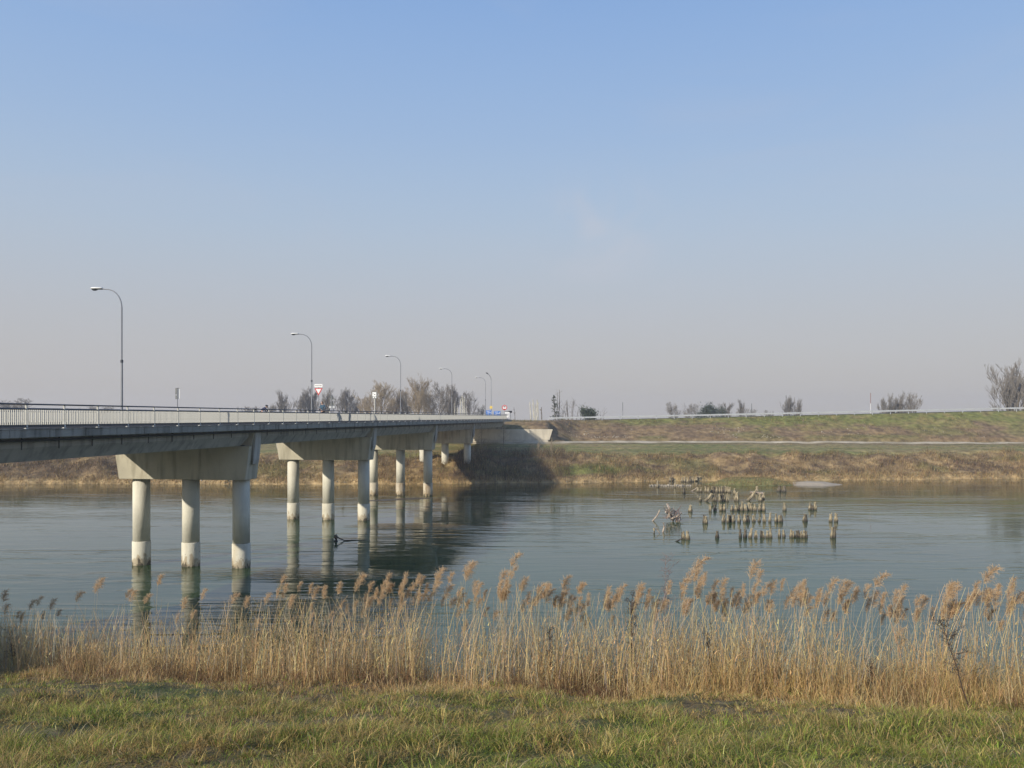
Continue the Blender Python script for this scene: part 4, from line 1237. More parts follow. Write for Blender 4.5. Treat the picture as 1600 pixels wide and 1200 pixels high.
# reed bed: thin stems, hanging leaves and matted dead grass at the foot
def reed_bed():
    r = np.random.default_rng(77)
    n = 20000
    X = r.uniform(-17, 15, n); off = r.uniform(.3, 5.2, n) ** 1.0
    dens = fbm(X * .55, X * 0 + 2, 13, 3) + .25 * ss(X, -8, 3)
    k = r.random(n) < np.clip((dens - .34) * 2.8, .12, 1)
    X, off = X[k], off[k]; Y = yb(X) + off; m = len(X)
    h = r.uniform(.9, 2.45, m) * (.82 + .18 * ss(X, -9, -1)) * (.85 + .3 * fbm(X * .8, Y * .3, 14, 2))
    c = lerp((.66, .50, .26), (.44, .31, .15), r.random(m)); gr = r.random(m) < .25; c[gr] = (.38, .36, .28)
    base = np.stack([X, Y, h_near(X, Y) - .05], 1)
    tag(link('reed_stems', blade_mesh('reed_stems', base, h, np.full(m, .0125), np.stack([r.normal(.06, .30, m) * h * .6, r.normal(0, .12, m) * h * .5], 1), r.uniform(0, .06, m), jitc(c, r, .15), M_reed, 4, 3, tipw=.4)),
        'dry straw-coloured reed stems crowding the near waterline', 'reeds', kind='stuff')
    # leaves hanging from the stems
    kk = r.integers(0, m, 88000); q = len(kk); f = r.uniform(.04, .85, q) ** 1.5
    B = base[kk].copy(); B[:, 2] += h[kk] * f; B[:, 0] += r.normal(0, .05, q)
    hl = r.uniform(.12, .42, q); a = r.uniform(0, math.tau, q)
    c = lerp((.72, .52, .24), (.42, .26, .11), r.random(q) ** 1.2)
    tag(link('reed_leaves', blade_mesh('reed_leaves', B, hl * r.uniform(-.1, 1, q), .014 * r.uniform(.6, 1.6, q), np.stack([np.cos(a) * hl * .8, np.sin(a) * hl * .8], 1), r.uniform(.2, 1.3, q), jitc(c, r, .2), M_reed, 3, 4)),
        'withered reed leaves hanging among the stems', 'reeds', kind='stuff')
    # matted dead grass and bramble foot
    n = 104000
    X = r.uniform(-18, 15, n); Y = yb(X) + r.uniform(-1.3, 5.0, n); cl = fbm(X * .8, Y * .8, 15, 3)
    front = ss(Y - yb(X), -1.3, .6)
    hh = (.25 + 1.2 * ss(cl, .3, .7) * r.random(n)) * (.35 + .65 * front) * (.8 + .45 * ss(X, -4, 6))
    c = lerp((.56, .39, .17), (.20, .12, .065), ss(fbm(X * .7, Y * 1.1, 16, 4) + r.normal(0, .08, n) - .12 * ss(X, 0, 9), .38, .62))
    st = r.random(n) < .16; c[st] = (.55, .43, .23)
    a = r.uniform(0, math.tau, n); ll = hh * r.uniform(.1, .75, n)
    tag(link('dead_grass', blade_mesh('dead_grass', np.stack([X, Y, h_near(X, Y) - .03], 1), hh, .0115 * r.uniform(.6, 1.6, n), np.stack([np.cos(a) * ll, np.sin(a) * ll], 1), r.uniform(.05, .6, n), jitc(c, r, .22), M_blade, 2, 5)),
        'matted brown dead grass at the foot of the reeds', 'grass', kind='stuff')
reed_bed()

# plumed reeds: each a thing, stem + plume + leaves, built in a few shapes and copied
def reed_variant(seed):
    r = np.random.default_rng(seed); rd = random.Random(seed)
    H = 2.5; lean = rd.uniform(.05, .32); n = 7
    pts = [Vector((lean * (f ** 2), 0, H * f)) for f in [i / n for i in range(n + 1)]]
    st = MB().tube(pts, [.0062 - .0035 * i / n for i in range(n + 1)], 4)
    st = st.mesh('stem', M_stem)
    # plume: a drooping axis with many fine curved strands
    top = pts[-1]; m = 150
    Lp = rd.uniform(.36, .50); dirx = rd.uniform(.45, 1.1)
    f = r.random(m)
    ax = np.stack([top.x + dirx * Lp * .6 * f ** 1.6 + 0 * f, 0 * f, H - .06 + Lp * (f * .9 - .38 * dirx * f ** 2.5)], 1)
    a = r.uniform(0, math.tau, m)
    L = Lp * (.36 * (1 - .45 * f) + .12) * r.uniform(.6, 1.2, m)
    out = np.stack([np.cos(a) * .62 + .45, np.sin(a) * .62, r.uniform(.1, .9, m)], 1)
    out /= np.linalg.norm(out, axis=1, keepdims=True)
    e1 = ax + out * (L * .6)[:, None]; e2 = e1 + out * (L * .4)[:, None] + np.array([.02, 0, -1]) * (L * r.uniform(.1, .55, m))[:, None]
    w = .0042
    sd = np.cross(out, r.normal(size=(m, 3))); sd /= np.linalg.norm(sd, axis=1, keepdims=True); sd *= w
    V = np.stack([ax - sd * .5, ax + sd * .5, e1 + sd, e1 - sd, e2], 1).reshape(-1, 3); b_ = (np.arange(m) * 5)[:, None]
    # fluff: tiny flecks on the strands
    k = 210; j = r.integers(0, m, k); P = e1[j] * .5 + e2[j] * .5 + r.normal(0, .014, (k, 3))
    u = r.normal(size=(k, 3)) * .011; v = r.normal(size=(k, 3)) * .006
    V2 = np.stack([P - u, P + v, P + u], 1).reshape(-1, 3); o2 = len(V)
    me = mesh_np('plume', np.concatenate([V, V2]), [b_ + np.array([[0, 1, 2, 3]]), np.concatenate([b_ + np.array([[3, 2, 4]]), o2 + (np.arange(k) * 3)[:, None] + np.arange(3)[None]])], M_plume)
    lfs = []
    for q_ in range(2):
        lf = MB()
        z = rd.uniform(.5, 1.9); x = lean * (z / H) ** 2; a_ = rd.uniform(0, math.tau); L_ = rd.uniform(.25, .45); dx, dy = math.cos(a_), math.sin(a_)
        w_ = .008
        vs = []
        for i in range(4):
            g = i / 3; c = Vector((x + dx * L_ * g, dy * L_ * g, z + L_ * (.6 * g - 1.0 * g * g))); s_ = Vector((-dy, dx, 0)) * w_ * (1 - g * .9); vs += [c - s_, c + s_]
        lf.add(vs, [(0, 1, 3, 2), (2, 3, 5, 4), (4, 5, 7, 6)]); lfs.append(lf.mesh('leaf_blade', M_stem))
    return st, me, lfs
variants = [reed_variant(300 + i) for i in range(10)]
PL_XY = [(8,928),(48,945),(57,938),(85,945),(97,955),(125,930),(158,908),(198,925),(212,928),(255,902),(285,940),(320,928),(360,930),(392,940),(40,960),
 (447,905),(438,925),(470,913),(495,925),(515,918),(530,917),(418,935),(485,965),(462,940),(540,940),(572,900),(580,915),(600,910),(612,905),(618,915),(590,925),(575,935),(628,912),(642,905),(652,910),(660,903),(640,925),(682,893),(690,902),(675,915),(660,925),(697,938),(722,883),(738,893),(724,922),(736,945),(762,928),(800,869),(790,900),(797,912),(785,920),(750,918),
 (800,890),(825,912),(848,915),(862,915),(883,908),(905,912),(885,930),(915,935),(925,935),(905,950),(945,930),(958,925),(978,915),(965,935),(955,945),(995,928),(1003,920),(1023,925),(1047,915),(1030,950),(1068,895),(1075,925),(1097,872),(1100,905),(1110,903),(1090,915),(1135,912),(1122,930),(1130,925),(1157,930),(1163,935),(1184,888),(1188,915),(1190,930),
 (1228,910),(1240,920),(1255,920),(1265,910),(1280,925),(1300,910),(1310,912),(1298,935),(1320,930),(1330,915),(1345,925),(1365,898),(1375,935),(1388,930),(1380,945),(1415,922),(1405,940),(1408,990),(1440,932),(1450,940),(1480,915),(1478,930),(1490,925),(1505,945),(1515,940),(1540,891),(1535,925),(1550,930),(1555,955),(1570,920),(1590,912),(1597,925)]
rr = random.Random(12)
extra = []
for (x, y) in PL_XY:
    if rr.random() < (.98 if x > 540 else .5): extra.append((x + rr.uniform(-16, 16), y + rr.uniform(4, 32)))
for _ in range(75): extra.append((rr.uniform(430, 1600), rr.uniform(912, 962)))
REED_LAB = {(158, 908): 'lone plumed reed rising highest on the left, over the water left of the nearest columns',
            (800, 869): 'tallest plumed reed standing up alone left of the picture centre line',
            (722, 883): 'tall plumed reed bending right over the open water below the wooden stump',
            (1097, 872): 'tallest plumed reed right of the centre, standing above the bed below the piles',
            (1184, 888): 'tall single plumed reed under the rightmost piles',
            (8, 928): 'dark plumed reed cut by the left edge of the picture',
            (125, 930): 'plumed reed over the water halfway between the left edge and the first column',
            (255, 902): 'plumed reed rising over the water between the first and second near columns',
            (285, 940): 'drooping plumed reed in front of the second near column',
            (212, 928): 'plumed reed in front of the reflection of the first near column',
            (360, 930): 'plumed reed in front of the reflection of the third near column',
            (572, 900): 'plumed reed at the left end of the thick plume cluster below the snag',
            (738, 893): 'lower companion of the tall reed bending right below the snag',
            (682, 893): 'bushy plumed reed at the right end of the thick cluster below the snag',
            (883, 908): 'slim plumed reed alone left of the mid-picture dark weed',
            (1068, 895): 'plumed reed just left of the tallest reed below the piles',
            (1480, 915): 'plumed reed directly above the leaning dark weed at the right',
            (1408, 990): 'short plumed reed set low inside the bed at the right',
            (1597, 925): 'plumed reed cut by the right edge of the picture',
            (1540, 891): 'tallest plumed reed near the right edge of the picture',
            (1365, 898): 'tall plumed reed leaning over the others in the right part of the bed'}
for i, (x, y) in enumerate(PL_XY + extra):
    # plume centre shows at (x, y); pick a foot whose reed is about 2.2 to 3 m tall
    d = None
    X0 = (x - 800) / F * 18.5
    want = 2.55 if (x, y) not in REED_LAB else 2.95
    best = None
    for off in np.arange(.3, 5.4, .15):
        dd = float(yb(X0)) + off + rr.uniform(-.05, .05); p = at(x, y - 4, dd)
        h = p.z - float(h_near(p.x, dd))
        e = abs(h - want)
        if best is None or e < best[0]: best = (e, dd, h, p)
    e, dd, h, p = best
    if not 1.1 < h < 3.8: continue
    st, pm_, lf = variants[i % 10]
    s_ = h / 2.72
    lean = 0.12
    o = empty('plumed_reed', (p.x - .2 * s_, dd, p.z - h), REED_LAB.get((x, y), 'dry reed with a feathery tan plume in the reed bed on the near bank'), 'reed',
              rr.uniform(-.7, .7), 'plumed reeds along the near bank')
    ps = max(s_, .8) * .92 * (1 if (x, y) in REED_LAB else rr.uniform(.55, .92))
    o.scale = (ps * rr.uniform(.85, 1.1), ps, s_)
    link('stem', st, o); link('plume', pm_, o); [link('leaf_blade', q_, o) for q_ in lf]

# dark dead weeds standing in the reeds
def weed(x0, y0, x1, y1, d, label, nb=40, spread_=.35, mat=M_weed, r0=.014, frac=.35):
    a = at(x0, y0, d); b_ = at(x1, y1, d); a.z = float(h_near(a.x, a.y))
    o = empty('dead_weed', a, label, 'plant'); v = b_ - a; rr = random.Random(int(x0))
    pts = [v * f + Vector((rr.uniform(-.02, .02), rr.uniform(-.02, .02), 0)) * (0 < f < 1) for f in (0, .25, .5, .75, 1)]
    MB().tube(pts, [r0, r0 * .85, r0 * .7, r0 * .5, r0 * .3], 5).build('stalk', mat, o)
    segs = []
    for i in range(nb):
        f = rr.uniform(frac, 1); p = v * f; e = p + Vector((rr.uniform(-1, 1), rr.uniform(-1, 1), rr.uniform(.2, 1.1))) * spread_ * rr.uniform(.3, 1)
        segs.append((tuple(p), tuple(e), .004, .002))
        for j in range(5):
            q = p.lerp(e, rr.uniform(.3, 1)); e2 = q + Vector((rr.uniform(-1, 1), rr.uniform(-1, 1), rr.uniform(-.3, 1))) * spread_ * .3
            segs.append((tuple(q), tuple(e2), .003, .002)); segs.append((tuple(e2), tuple(e2 + Vector((rr.uniform(-1, 1), rr.uniform(-1, 1), rr.uniform(-1, 1))) * .02), .007, .004))
    link('twigs', seg_mesh(segs, 'twigs', mat), o)
weed(1515, 1108, 1472, 975, 14.3, 'dark dead weed stalk leaning left with fine twigs at the lower right', 34, .30)
weed(985, 1060, 988, 930, 17.5, 'dark branching dead weed standing upright in the reeds right of centre', 46, .22)
weed(1117, 1075, 1102, 975, 17.0, 'dark dead weed in the reeds below the piles', 34, .2)
weed(862, 1040, 858, 985, 18.0, 'low dark dead weed in the middle of the reeds', 30, .22)
weed(20, 1050, 16, 985, 22.5, 'dark dead weed at the left end of the reeds', 34, .25)
weed(1355, 1075, 1362, 1040, 15.8, 'low dark dead weed in the right reeds', 24, .16)
M_pinkt = mat_simple('purplish twigs', (.22, .15, .13), .9)
weed(1035, 1030, 1040, 868, 20.5, 'thin bare purplish sapling rising above the reeds left of the tall reed', 60, .42, M_pinkt, .010, .45)

# ------------------------------------------------------------------ far bank cover
def far_cover():
    r = np.random.default_rng(5)
    def lay(name, n, v0, v1, yabs, h0, h1, w, lab, cl_sc=.35, straw=.2, seed=0, xr=(-92, 100)):
        X = r.uniform(xr[0], xr[1], n)
        Y = r.uniform(v0, v1, n) if yabs else shore_far(X) + r.uniform(v0, v1, n)
        keep = np.abs(X) < .66 * Y
        keep &= ~((np.abs(Y - (168.6 - 4.6 * (1 - ss(X, 7, 17)) * ss(X, -42, -26))) < 1.6)); keep &= ~((X > -28) & (X < 8.4) & (Y > 164.6) & (Y < 167.0))
        X, Y = X[keep], Y[keep]; n = len(X)
        cl = fbm(X * cl_sc, Y * cl_sc, 33 + seed, 4)
        h = h0 + (h1 - h0) * ss(cl, .32, .72) * r.random(n)
        c = col_far(X, Y); s = r.random(n) < straw; c[s] = np.array(STRAW) * r.uniform(.7, 1.25, (s.sum(), 1))
        a = r.uniform(0, math.tau, n); ll = h * r.uniform(.1, .9, n)
        tag(link(name, blade_mesh(name, np.stack([X, Y, h_far(X, Y) - .03], 1), h, w * r.uniform(.6, 1.6, n), np.stack([np.cos(a) * ll, np.sin(a) * ll], 1), r.uniform(0, .5, n), jitc(c, r, .25), M_blade, 1 if h1 < .5 else 2, 6)), lab, 'grass', kind='stuff')
    lay('bank_grass', 60000, .1, 11.5, False, .2, 1.5, .055, 'tall dry grass and brambles on the far river bank', .4, .22, 0)
    lay('shore_reeds', 9000, -.3, 1.6, False, .3, 1.1, .06, 'pale dry reeds along the far waterline', .3, .5, 1)
    lay('berm_grass', 26000, 11, 42, False, .08, .34, .06, 'short green grass on the flat berm beyond the river', .2, .12, 2)
    lay('dike_grass', 34000, 171, 185.0, True, .12, .75, .055, 'rough brown and green grass on the far dike slope', .3, .15, 3)
    # tangles of bare brambles: arching stems
    n = 15000
    X = r.uniform(-90, 96, n); off = r.uniform(.3, 10.5, n); Y = shore_far(X) + off
    cl = fbm(X * .22, Y * .22, 44, 3); k = (r.random(n) < ss(cl, .42, .62) * .9 + .1); X, Y = X[k], Y[k]; n = len(X)
    # the thicket under and right of the bridge end
    X2 = r.uniform(-9, 9, 5200); Y2 = shore_far(X2) + r.uniform(.2, 16, 5200)
    X = np.concatenate([X, X2]); Y = np.concatenate([Y, Y2]); n = len(X)
    h = r.uniform(.7, 2.0, n); h[-5200:] *= 1.25
    a = r.uniform(0, math.tau, n); L = h * r.uniform(.3, 1.0, n)
    c = lerp((.20, .135, .085), (.11, .085, .06), r.random(n))
    tag(link('brambles', blade_mesh('brambles', np.stack([X, Y, h_far(X, Y) - .05], 1), h, .032 * r.uniform(.6, 1.4, n), np.stack([np.cos(a) * L, np.sin(a) * L], 1), r.uniform(.1, .7, n), jitc(c, r, .2), M_blade, 3, 8)),
        'bare brown bramble tangles on the far bank', 'brambles', kind='stuff')
    # scattered riprap and litter-pale stones on the slope
    def stones(name, X, Y, size, lab, mat=M_stone, zf=h_far):
        n = len(X); base = np.array([(-1, -1, -.4), (1, -.8, -.5), (.9, 1, -.4), (-.8, .9, -.5), (-.5, -.5, .6), (.6, -.4, .5), (.4, .6, .7), (-.5, .5, .5)])
        S = size * r.uniform(.4, 1.4, (n, 1, 1)); V = base[None] * S * r.uniform(.6, 1.3, (n, 1, 3)) + r.normal(0, .12, (n, 8, 3)) * S
        V += np.stack([X, Y, zf(X, Y) + .02], 1)[:, None]
        b_ = (np.arange(n) * 8)[:, None]
        q = np.concatenate([b_ + np.array([f]) for f in ((0, 3, 2, 1), (4, 5, 6, 7), (0, 1, 5, 4), (1, 2, 6, 5), (2, 3, 7, 6), (3, 0, 4, 7))])
        return tag(link(name, mesh_np(name, V.reshape(-1, 3), [q], mat)), lab, 'stones', kind='stuff')
    X = r.uniform(12, 100, 1500); Y = 173.5 + r.random(1500) ** 1.5 * 5.5; k = (fbm(X * .15, Y * .3, 47, 3) > .48) & (r.random(1500) < .6) & (r.random(1500) < np.where(X < 62, 1, .15)); X, Y = X[k], Y[k]
    stones('slope_stones', X, Y, .13, 'pale broken stones showing through the dike slope')
    X = r.uniform(-60, 95, 170); Y = shore_far(X) + r.uniform(-.2, .8, 170)
    stones('shore_stones', X, Y, .10, 'pale stones and litter along the far waterline')
    X = r.uniform(20.0, 26.0, 90) + 0; Y = r.normal(121.3, .5, 90)
    stones('rubble_spit', X, Y, .16, 'low spit of pale rubble beside the hindmost piles', zf=lambda a, b: np.zeros_like(a) + .03)
far_cover()

def sapling(x, yb_, yt, d, label, mat=M_twigtan):
    q = at(x, yb_, d); q.z = float(h_far(q.x, q.y)); h = max(zof(yt, q), 1.0)
    o = empty('sapling', q, label, 'sapling', group='saplings on the far bank'); rr = random.Random(int(x)); segs = []
    MB().tube([(0, 0, 0), (rr.uniform(-.1, .1), 0, h * .5), (rr.uniform(-.2, .2), 0, h)], [.05, .035, .012], 5).build('trunk', M_barkwhite if mat is M_barkwhite else M_bark, o)
    for i in range(26):
        f = rr.uniform(.25, 1); p = Vector((0, 0, h * f)); L = h * .28 * (1.2 - f)
        e = p + Vector((rr.uniform(-L, L), rr.uniform(-L, L), L * rr.uniform(.6, 1.6))); segs.append((tuple(p), tuple(e), .018, .008))
        for j in range(3): segs.append((tuple(p.lerp(e, .6)), tuple(p.lerp(e, .6) + Vector((rr.uniform(-L, L), rr.uniform(-L, L), L)) * .5), .012, .006))
    link('crown', seg_mesh(segs, 'crown', M_twigtan), o)
for x, y0, y1, d, lab in ((536, 740, 700, 131, 'thin sapling on the far bank behind the columns of the middle pier'),
                          (604, 745, 722, 130, 'thin bankside sapling just right of the middle pier'),
                          (650, 742, 704, 132, 'thin pale sapling seen between the right columns of the third pier'),
                          (641, 735, 695, 133, 'thin sapling just right of the middle column of the third pier'),
                          (740, 750, 700, 129, 'thin pale sapling in the dark thicket under the bridge end'),
                          (752, 745, 668, 130, 'pale sapling standing in front of the last pier head'),
                          (787, 700, 655, 150, 'tallest pale sapling rising beside the far end of the bridge girder'),
                          (862, 735, 685, 134, 'bare sapling in front of the right end of the abutment wall'),
                          (842, 735, 688, 136, 'bare sapling in front of the lit part of the abutment wall'),
                          (1255, 700, 660, 181, 'thin sapling on the dike slope at the right')):
    sapling(x, y0, y1, d, lab)

# grassy islet and sand bar behind the piles
def mound(name, cx, cy, rx, ry, h, cf, mat, seed, tilt=0.0):
    nx, ny = 46, 16; V = []; 
    xs = np.linspace(-1.15, 1.15, nx); ys = np.linspace(-1.15, 1.15, ny); X, Y = np.meshgrid(xs, ys)
    rr_ = np.sqrt(X ** 2 + Y ** 2) + (fbm(X * 2.2 + seed, Y * 2.2, seed, 3) - .5) * .35
    Z = h * (1 - ss(rr_, .25, 1.0)) - .12 * ss(rr_, .95, 1.1) + (fbm(X * 8, Y * 4, seed + 1, 3) - .5) * .12 * h
    V = np.stack([cx + X * rx, cy + Y * ry + tilt * X * rx, Z], -1).reshape(-1, 3)
    i = (np.arange(ny - 1)[:, None] * nx + np.arange(nx - 1)[None]).ravel(); q = np.stack([i, i + 1, i + nx + 1, i + nx], -1)
    C = np.zeros((len(V), 3)) + np.array(cf)
    return tag(link(name, mesh_np(name, V, [q], mat, C, smooth=True)), kind='structure'), V
isl, VI = mound('grass_islet', 35.8, 124.5, 7.6, 3.2, .95, (.17, .165, .06), M_groundfar, 6, .04)
r = np.random.default_rng(61); n = 5200
k = r.integers(0, len(VI), n); Pp = VI[k] + np.concatenate([r.uniform(-.3, .3, (n, 2)), np.zeros((n, 1))], 1); Pp = Pp[Pp[:, 2] > .02]; n = len(Pp)
front = 1 - ss(Pp[:, 1] - .04 * (Pp[:, 0] - 35.8) - .8 * np.abs((Pp[:, 0] - 35.8) / 7.6), 122.9, 124.4)
c = lerp(LGREEN, STRAW, np.clip(front + (r.random(n) < .2), 0, 1)); c = np.clip(c * r.uniform(.6, 1.2, (n, 1)), 0, .7)
hb = r.uniform(.1, .25, n) + front * .3; a = r.uniform(0, math.tau, n)
tag(link('islet_grass', blade_mesh('islet_grass', Pp, hb, np.full(n, .05), np.stack([np.cos(a) * hb * .5, np.sin(a) * hb * .5 - .1], 1), r.uniform(0, .4, n), c, M_blade, 1, 3)), 'green and straw grass on the low islet behind the piles', 'grass', kind='stuff')
mound('sandbar', 45.0, 124.0, 4.6, 3.0, .42, (.3, .3, .3), M_sand, 9)
mound('mud_bar', -13.6, 101.5, 4.4, 1.6, .03, (.3, .3, .3), mat_simple('wet silt', (.085, .065, .042), .45, noise=.3, nscale=1), 12, .5)

# ------------------------------------------------------------------ old wooden piles
def pile_mesh(seed, mat, notch=True):
    rd = random.Random(seed); n = 9; m = MB(); vs, fs = [], []
    levels = [(-.6, 1.0), (0, 1.02), (.18, 1.05), (.38, .93), (.58, .74), (.74, .66), (.88, .78)]
    tops = [1.0 + rd.uniform(-.24, .10) for _ in range(n)]
    hollow = rd.uniform(.45, .75)
    ph = rd.uniform(0, 6)
    waist = rd.uniform(.8, 1.5)
    for z, rr_ in levels:
        for k in range(n):
            a = k * math.tau / n; r_ = (1 + (rr_ - 1) * waist) * (1 + .16 * math.sin(3 * a + ph) + rd.uniform(-.09, .09))
            vs.append((math.cos(a) * r_ * .5, math.sin(a) * r_ * .5, z))
    for k in range(n):
        a = k * math.tau / n; r_ = .62 * (1 + rd.uniform(-.25, .25)); vs.append((math.cos(a) * r_ * .5, math.sin(a) * r_ * .5, tops[k]))
    L = len(levels) + 1
    for i in range(L - 1):
        for k in range(n): fs.append((i * n + k, i * n + (k + 1) % n, (i + 1) * n + (k + 1) % n, (i + 1) * n + k))
    vs.append((0, 0, hollow + .15)); c = len(vs) - 1
    for k in range(n): fs.append(((L - 1) * n + k, (L - 1) * n + (k + 1) % n, c))
    return m.add(vs, fs).mesh('wooden_pile', mat)
PM = [pile_mesh(40 + i, M_wood) for i in range(9)]; PMD = [pile_mesh(60 + i, M_wooddark) for i in range(5)]
ORD = ['first', 'second', 'third', 'fourth', 'fifth', 'sixth', 'seventh', 'eighth', 'ninth', 'tenth', 'eleventh', 'twelfth', 'thirteenth', 'fourteenth', 'fifteenth', 'sixteenth', 'seventeenth', 'eighteenth']
GP = 'rotten wooden piles of an old bridge standing in the river'
rp = random.Random(4)
def pile(X, yt, ybm, label, wpx=4.6, dark=False, ground=0.0, tilt=None, dist=None):
    """coordinates in the enlarged crop of the photo: x = 1000 + X/5, y = 720 + Y/5"""
    x = 1000 + X / 5; y0 = 720 + ybm / 5; y1 = 720 + yt / 5
    d = dist if dist else EYE * F / (y0 - HZ); p = at(x, y0, d)
    h = (y0 - y1) / F * d
    me = (PMD[rp.randrange(5)] if dark else PM[rp.randrange(9)])
    o = bpy.data.objects.new('wooden_pile', me); COL.objects.link(o)
    o.location = p; w = wpx * 1.12 / F * d * rp.uniform(.85, 1.18)
    o.scale = (w, w, h * rp.uniform(.95, 1.05)); o.rotation_euler = (rp.gauss(0, .03), rp.gauss(0, .07) if tilt is None else tilt, rp.uniform(0, 6.28))
    return tag(o, label, 'wooden pile', GP)
def row(lst, name, w=4.6, adj='rotten wooden pile', darkf=lambda i: False, **kw):
    for i, (X, a, b_) in enumerate(lst):
        pile(X, a, b_, f'{adj}, {ORD[i]} from left in {name}', w, darkf(i), **kw)
row([(783, 530, 600), (820, 540, 600), (862, 525, 600), (905, 535, 600), (947, 545, 600), (965, 545, 600), (993, 545, 600), (1020, 530, 600)], 'the left half of the front row', 4.4, darkf=lambda i: i in (0, 1, 4))
row([(1090, 535, 595), (1125, 533, 595)], 'the pair in the middle of the front row', 4.6)
row([(1178, 530, 598), (1200, 540, 598), (1225, 545, 598), (1242, 545, 598), (1260, 545, 600), (1280, 540, 600), (1299, 542, 600)], 'the tight right cluster of the front row', 4.6, darkf=lambda i: i in (2, 3, 6))
row([(652, 415, 480), (685, 415, 482), (705, 425, 478), (730, 415, 480), (775, 420, 480), (818, 415, 480), (845, 420, 478), (887, 425, 475), (930, 440, 475), (973, 415, 478), (1015, 405, 478), (1062, 410, 478), (1088, 423, 478), (1105, 423, 478)], 'the second row from the front', 4.6, darkf=lambda i: i in (2, 6, 13))
row([(550, 340, 395), (585, 340, 390), (632, 340, 390), (658, 340, 390), (718, 345, 390), (750, 345, 390), (772, 340, 388), (795, 320, 390), (826, 335, 390), (848, 325, 388), (868, 325, 388), (898, 330, 390), (935, 335, 390), (968, 330, 390)], 'the third row from the front', 4.5, darkf=lambda i: i in (1, 6))
row([(470, 270, 315), (572, 258, 315), (595, 255, 318), (625, 258, 318), (645, 262, 316), (662, 258, 315), (683, 255, 318)], 'the fourth row from the front', 4.3, darkf=lambda i: i in (2, 4))
row([(452, 205, 245), (475, 205, 245), (513, 200, 245), (533, 205, 248), (560, 198, 245), (578, 200, 246), (600, 200, 248), (625, 200, 248), (640, 195, 248), (655, 195, 248), (668, 195, 248), (682, 200, 248), (699, 205, 250)], 'the close row before the islet', 4.0, darkf=lambda i: i in (5, 9))
LB = [(235, 125, 160), (255, 128, 160), (330, 125, 165), (350, 125, 165), (372, 128, 170), (395, 120, 165), (412, 125, 165), (440, 115, 160), (465, 120, 158), (490, 120, 155), (515, 118, 150), (540, 118, 148), (560, 115, 145), (590, 115, 140), (625, 115, 138)]
row(LB, 'the hindmost row at the far bank', 3.8, darkf=lambda i: i % 4 == 1)
for X, a, b_, w, lab, dk in (
        (395, 345, 398, 5.2, 'lone wooden pile standing right of the driftwood tangle', False),
        (1127, 325, 390, 4.4, 'lone wooden pile to the right of the end of the third row', False),
        (1326, 325, 383, 4.6, 'left pile of the trio standing apart on the right', False),
        (1345, 345, 383, 4.6, 'short middle pile of the trio standing apart on the right', True),
        (1366, 320, 383, 4.6, 'right pile of the trio standing apart on the right', False),
        (342, 210, 255, 3.4, 'small lone pile left of the close row at the islet', True),
        (275, 150, 210, 3.0, 'thin lone pile standing at the rubble spit', False),
        (138, 150, 208, 3.0, 'leftmost thin pile near the far bank', False),
        (500, 425, 488, 4.6, 'left pile of the joined pair left of the second row', True),
        (515, 428, 490, 4.4, 'right pile of the joined pair left of the second row', False),
        (1280, 405, 472, 4.6, 'left of two touching piles right of the second row', False),
        (1293, 418, 475, 4.4, 'right, darker of two touching piles right of the second row', True),
        (1492, 410, 475, 5.0, 'left of the pale pair of piles at the far right', False),
        (1530, 410, 475, 5.0, 'right of the pale pair of piles at the far right', False),
        (1499, 515, 602, 4.6, 'left of the tall front piles at the far right end', False),
        (1518, 515, 602, 4.2, 'right of the tall front piles at the far right end', True),
        (342, 545, 612, 5.0, 'left pile of the front left pair below the driftwood', False),
        (376, 545, 615, 6.2, 'thicker right pile of the front left pair below the driftwood', False),
        (603, 545, 602, 4.4, 'lone dark pile left of the front row', True),
        (742, 212, 262, 5.0, 'pile with a broken head right of the close row at the islet', False),
        (757, 235, 315, 6.5, 'thick crooked pile right of the fourth row', False),
        (912, 200, 248, 5.5, 'stout pile standing behind the leaning beams', False),
        (940, 250, 315, 5.5, 'forked pile right of the leaning beam', False),
        (962, 246, 300, 5.0, 'crumbling pile touching the forked one beside the leaning beam', False),
        (1088, 195, 240, 6.0, 'left of the dark pair of stumps before the sandbar', True),
        (1126, 195, 243, 5.4, 'right of the dark pair of stumps before the sandbar', True),
        (330, 560, 608, 3.6, 'small dark stump at the left of the front left pair', True)):
    pile(X, a, b_, lab, w, dk)
# leaning beams and sticks
def stick(name, x0, y0, x1, y1, d, r0, r1, mat, label, cat, n=7, bendk=.1):
    a, b_ = at(x0, y0, d), at(x1, y1, d); o_ = b_ - a
    mid = a.lerp(b_, .5) + Vector((bendk * o_.z, 0, 0))
    s_ = a - (mid - a).normalized() * .5
    m = MB().tube([s_ - a, Vector((0, 0, 0)), mid - a, b_ - a], [r0, r0, (r0 + r1) / 2, r1], n)
    o = m.build(name, mat); o.location = a
    return tag(o, label, cat)
stick('leaning_beam', 1102.3, 783, 1112.5, 771, 99, .19, .16, M_wood, 'pale beam leaning right against the fourth row of piles', 'beam')
stick('leaning_beam', 1169, 782, 1179.5, 768, 99.5, .19, .17, M_wood, 'thick pale beam leaning right toward the stout pile', 'beam')
stick('fallen_beam', 1179, 770, 1192, 771, 100, .15, .15, M_drift, 'pale beam lying across the piles behind the third row', 'beam')
stick('driftwood_stick', 1020, 814, 1031, 796.5, 80.2, .085, .06, M_drift, 'long pale bare stick slanting out of the water left of the driftwood tangle', 'stick')
stick('driftwood_stick', 1036, 831, 1036.8, 816.5, 72.4, .09, .07, M_drift, 'upright pale stick in the water below the driftwood tangle', 'stick')
stick('driftwood_stick', 1022, 834, 1021.3, 825, 71.5, .10, .06, M_wood, 'short dark stick stump at the lower left of the driftwood', 'stick')
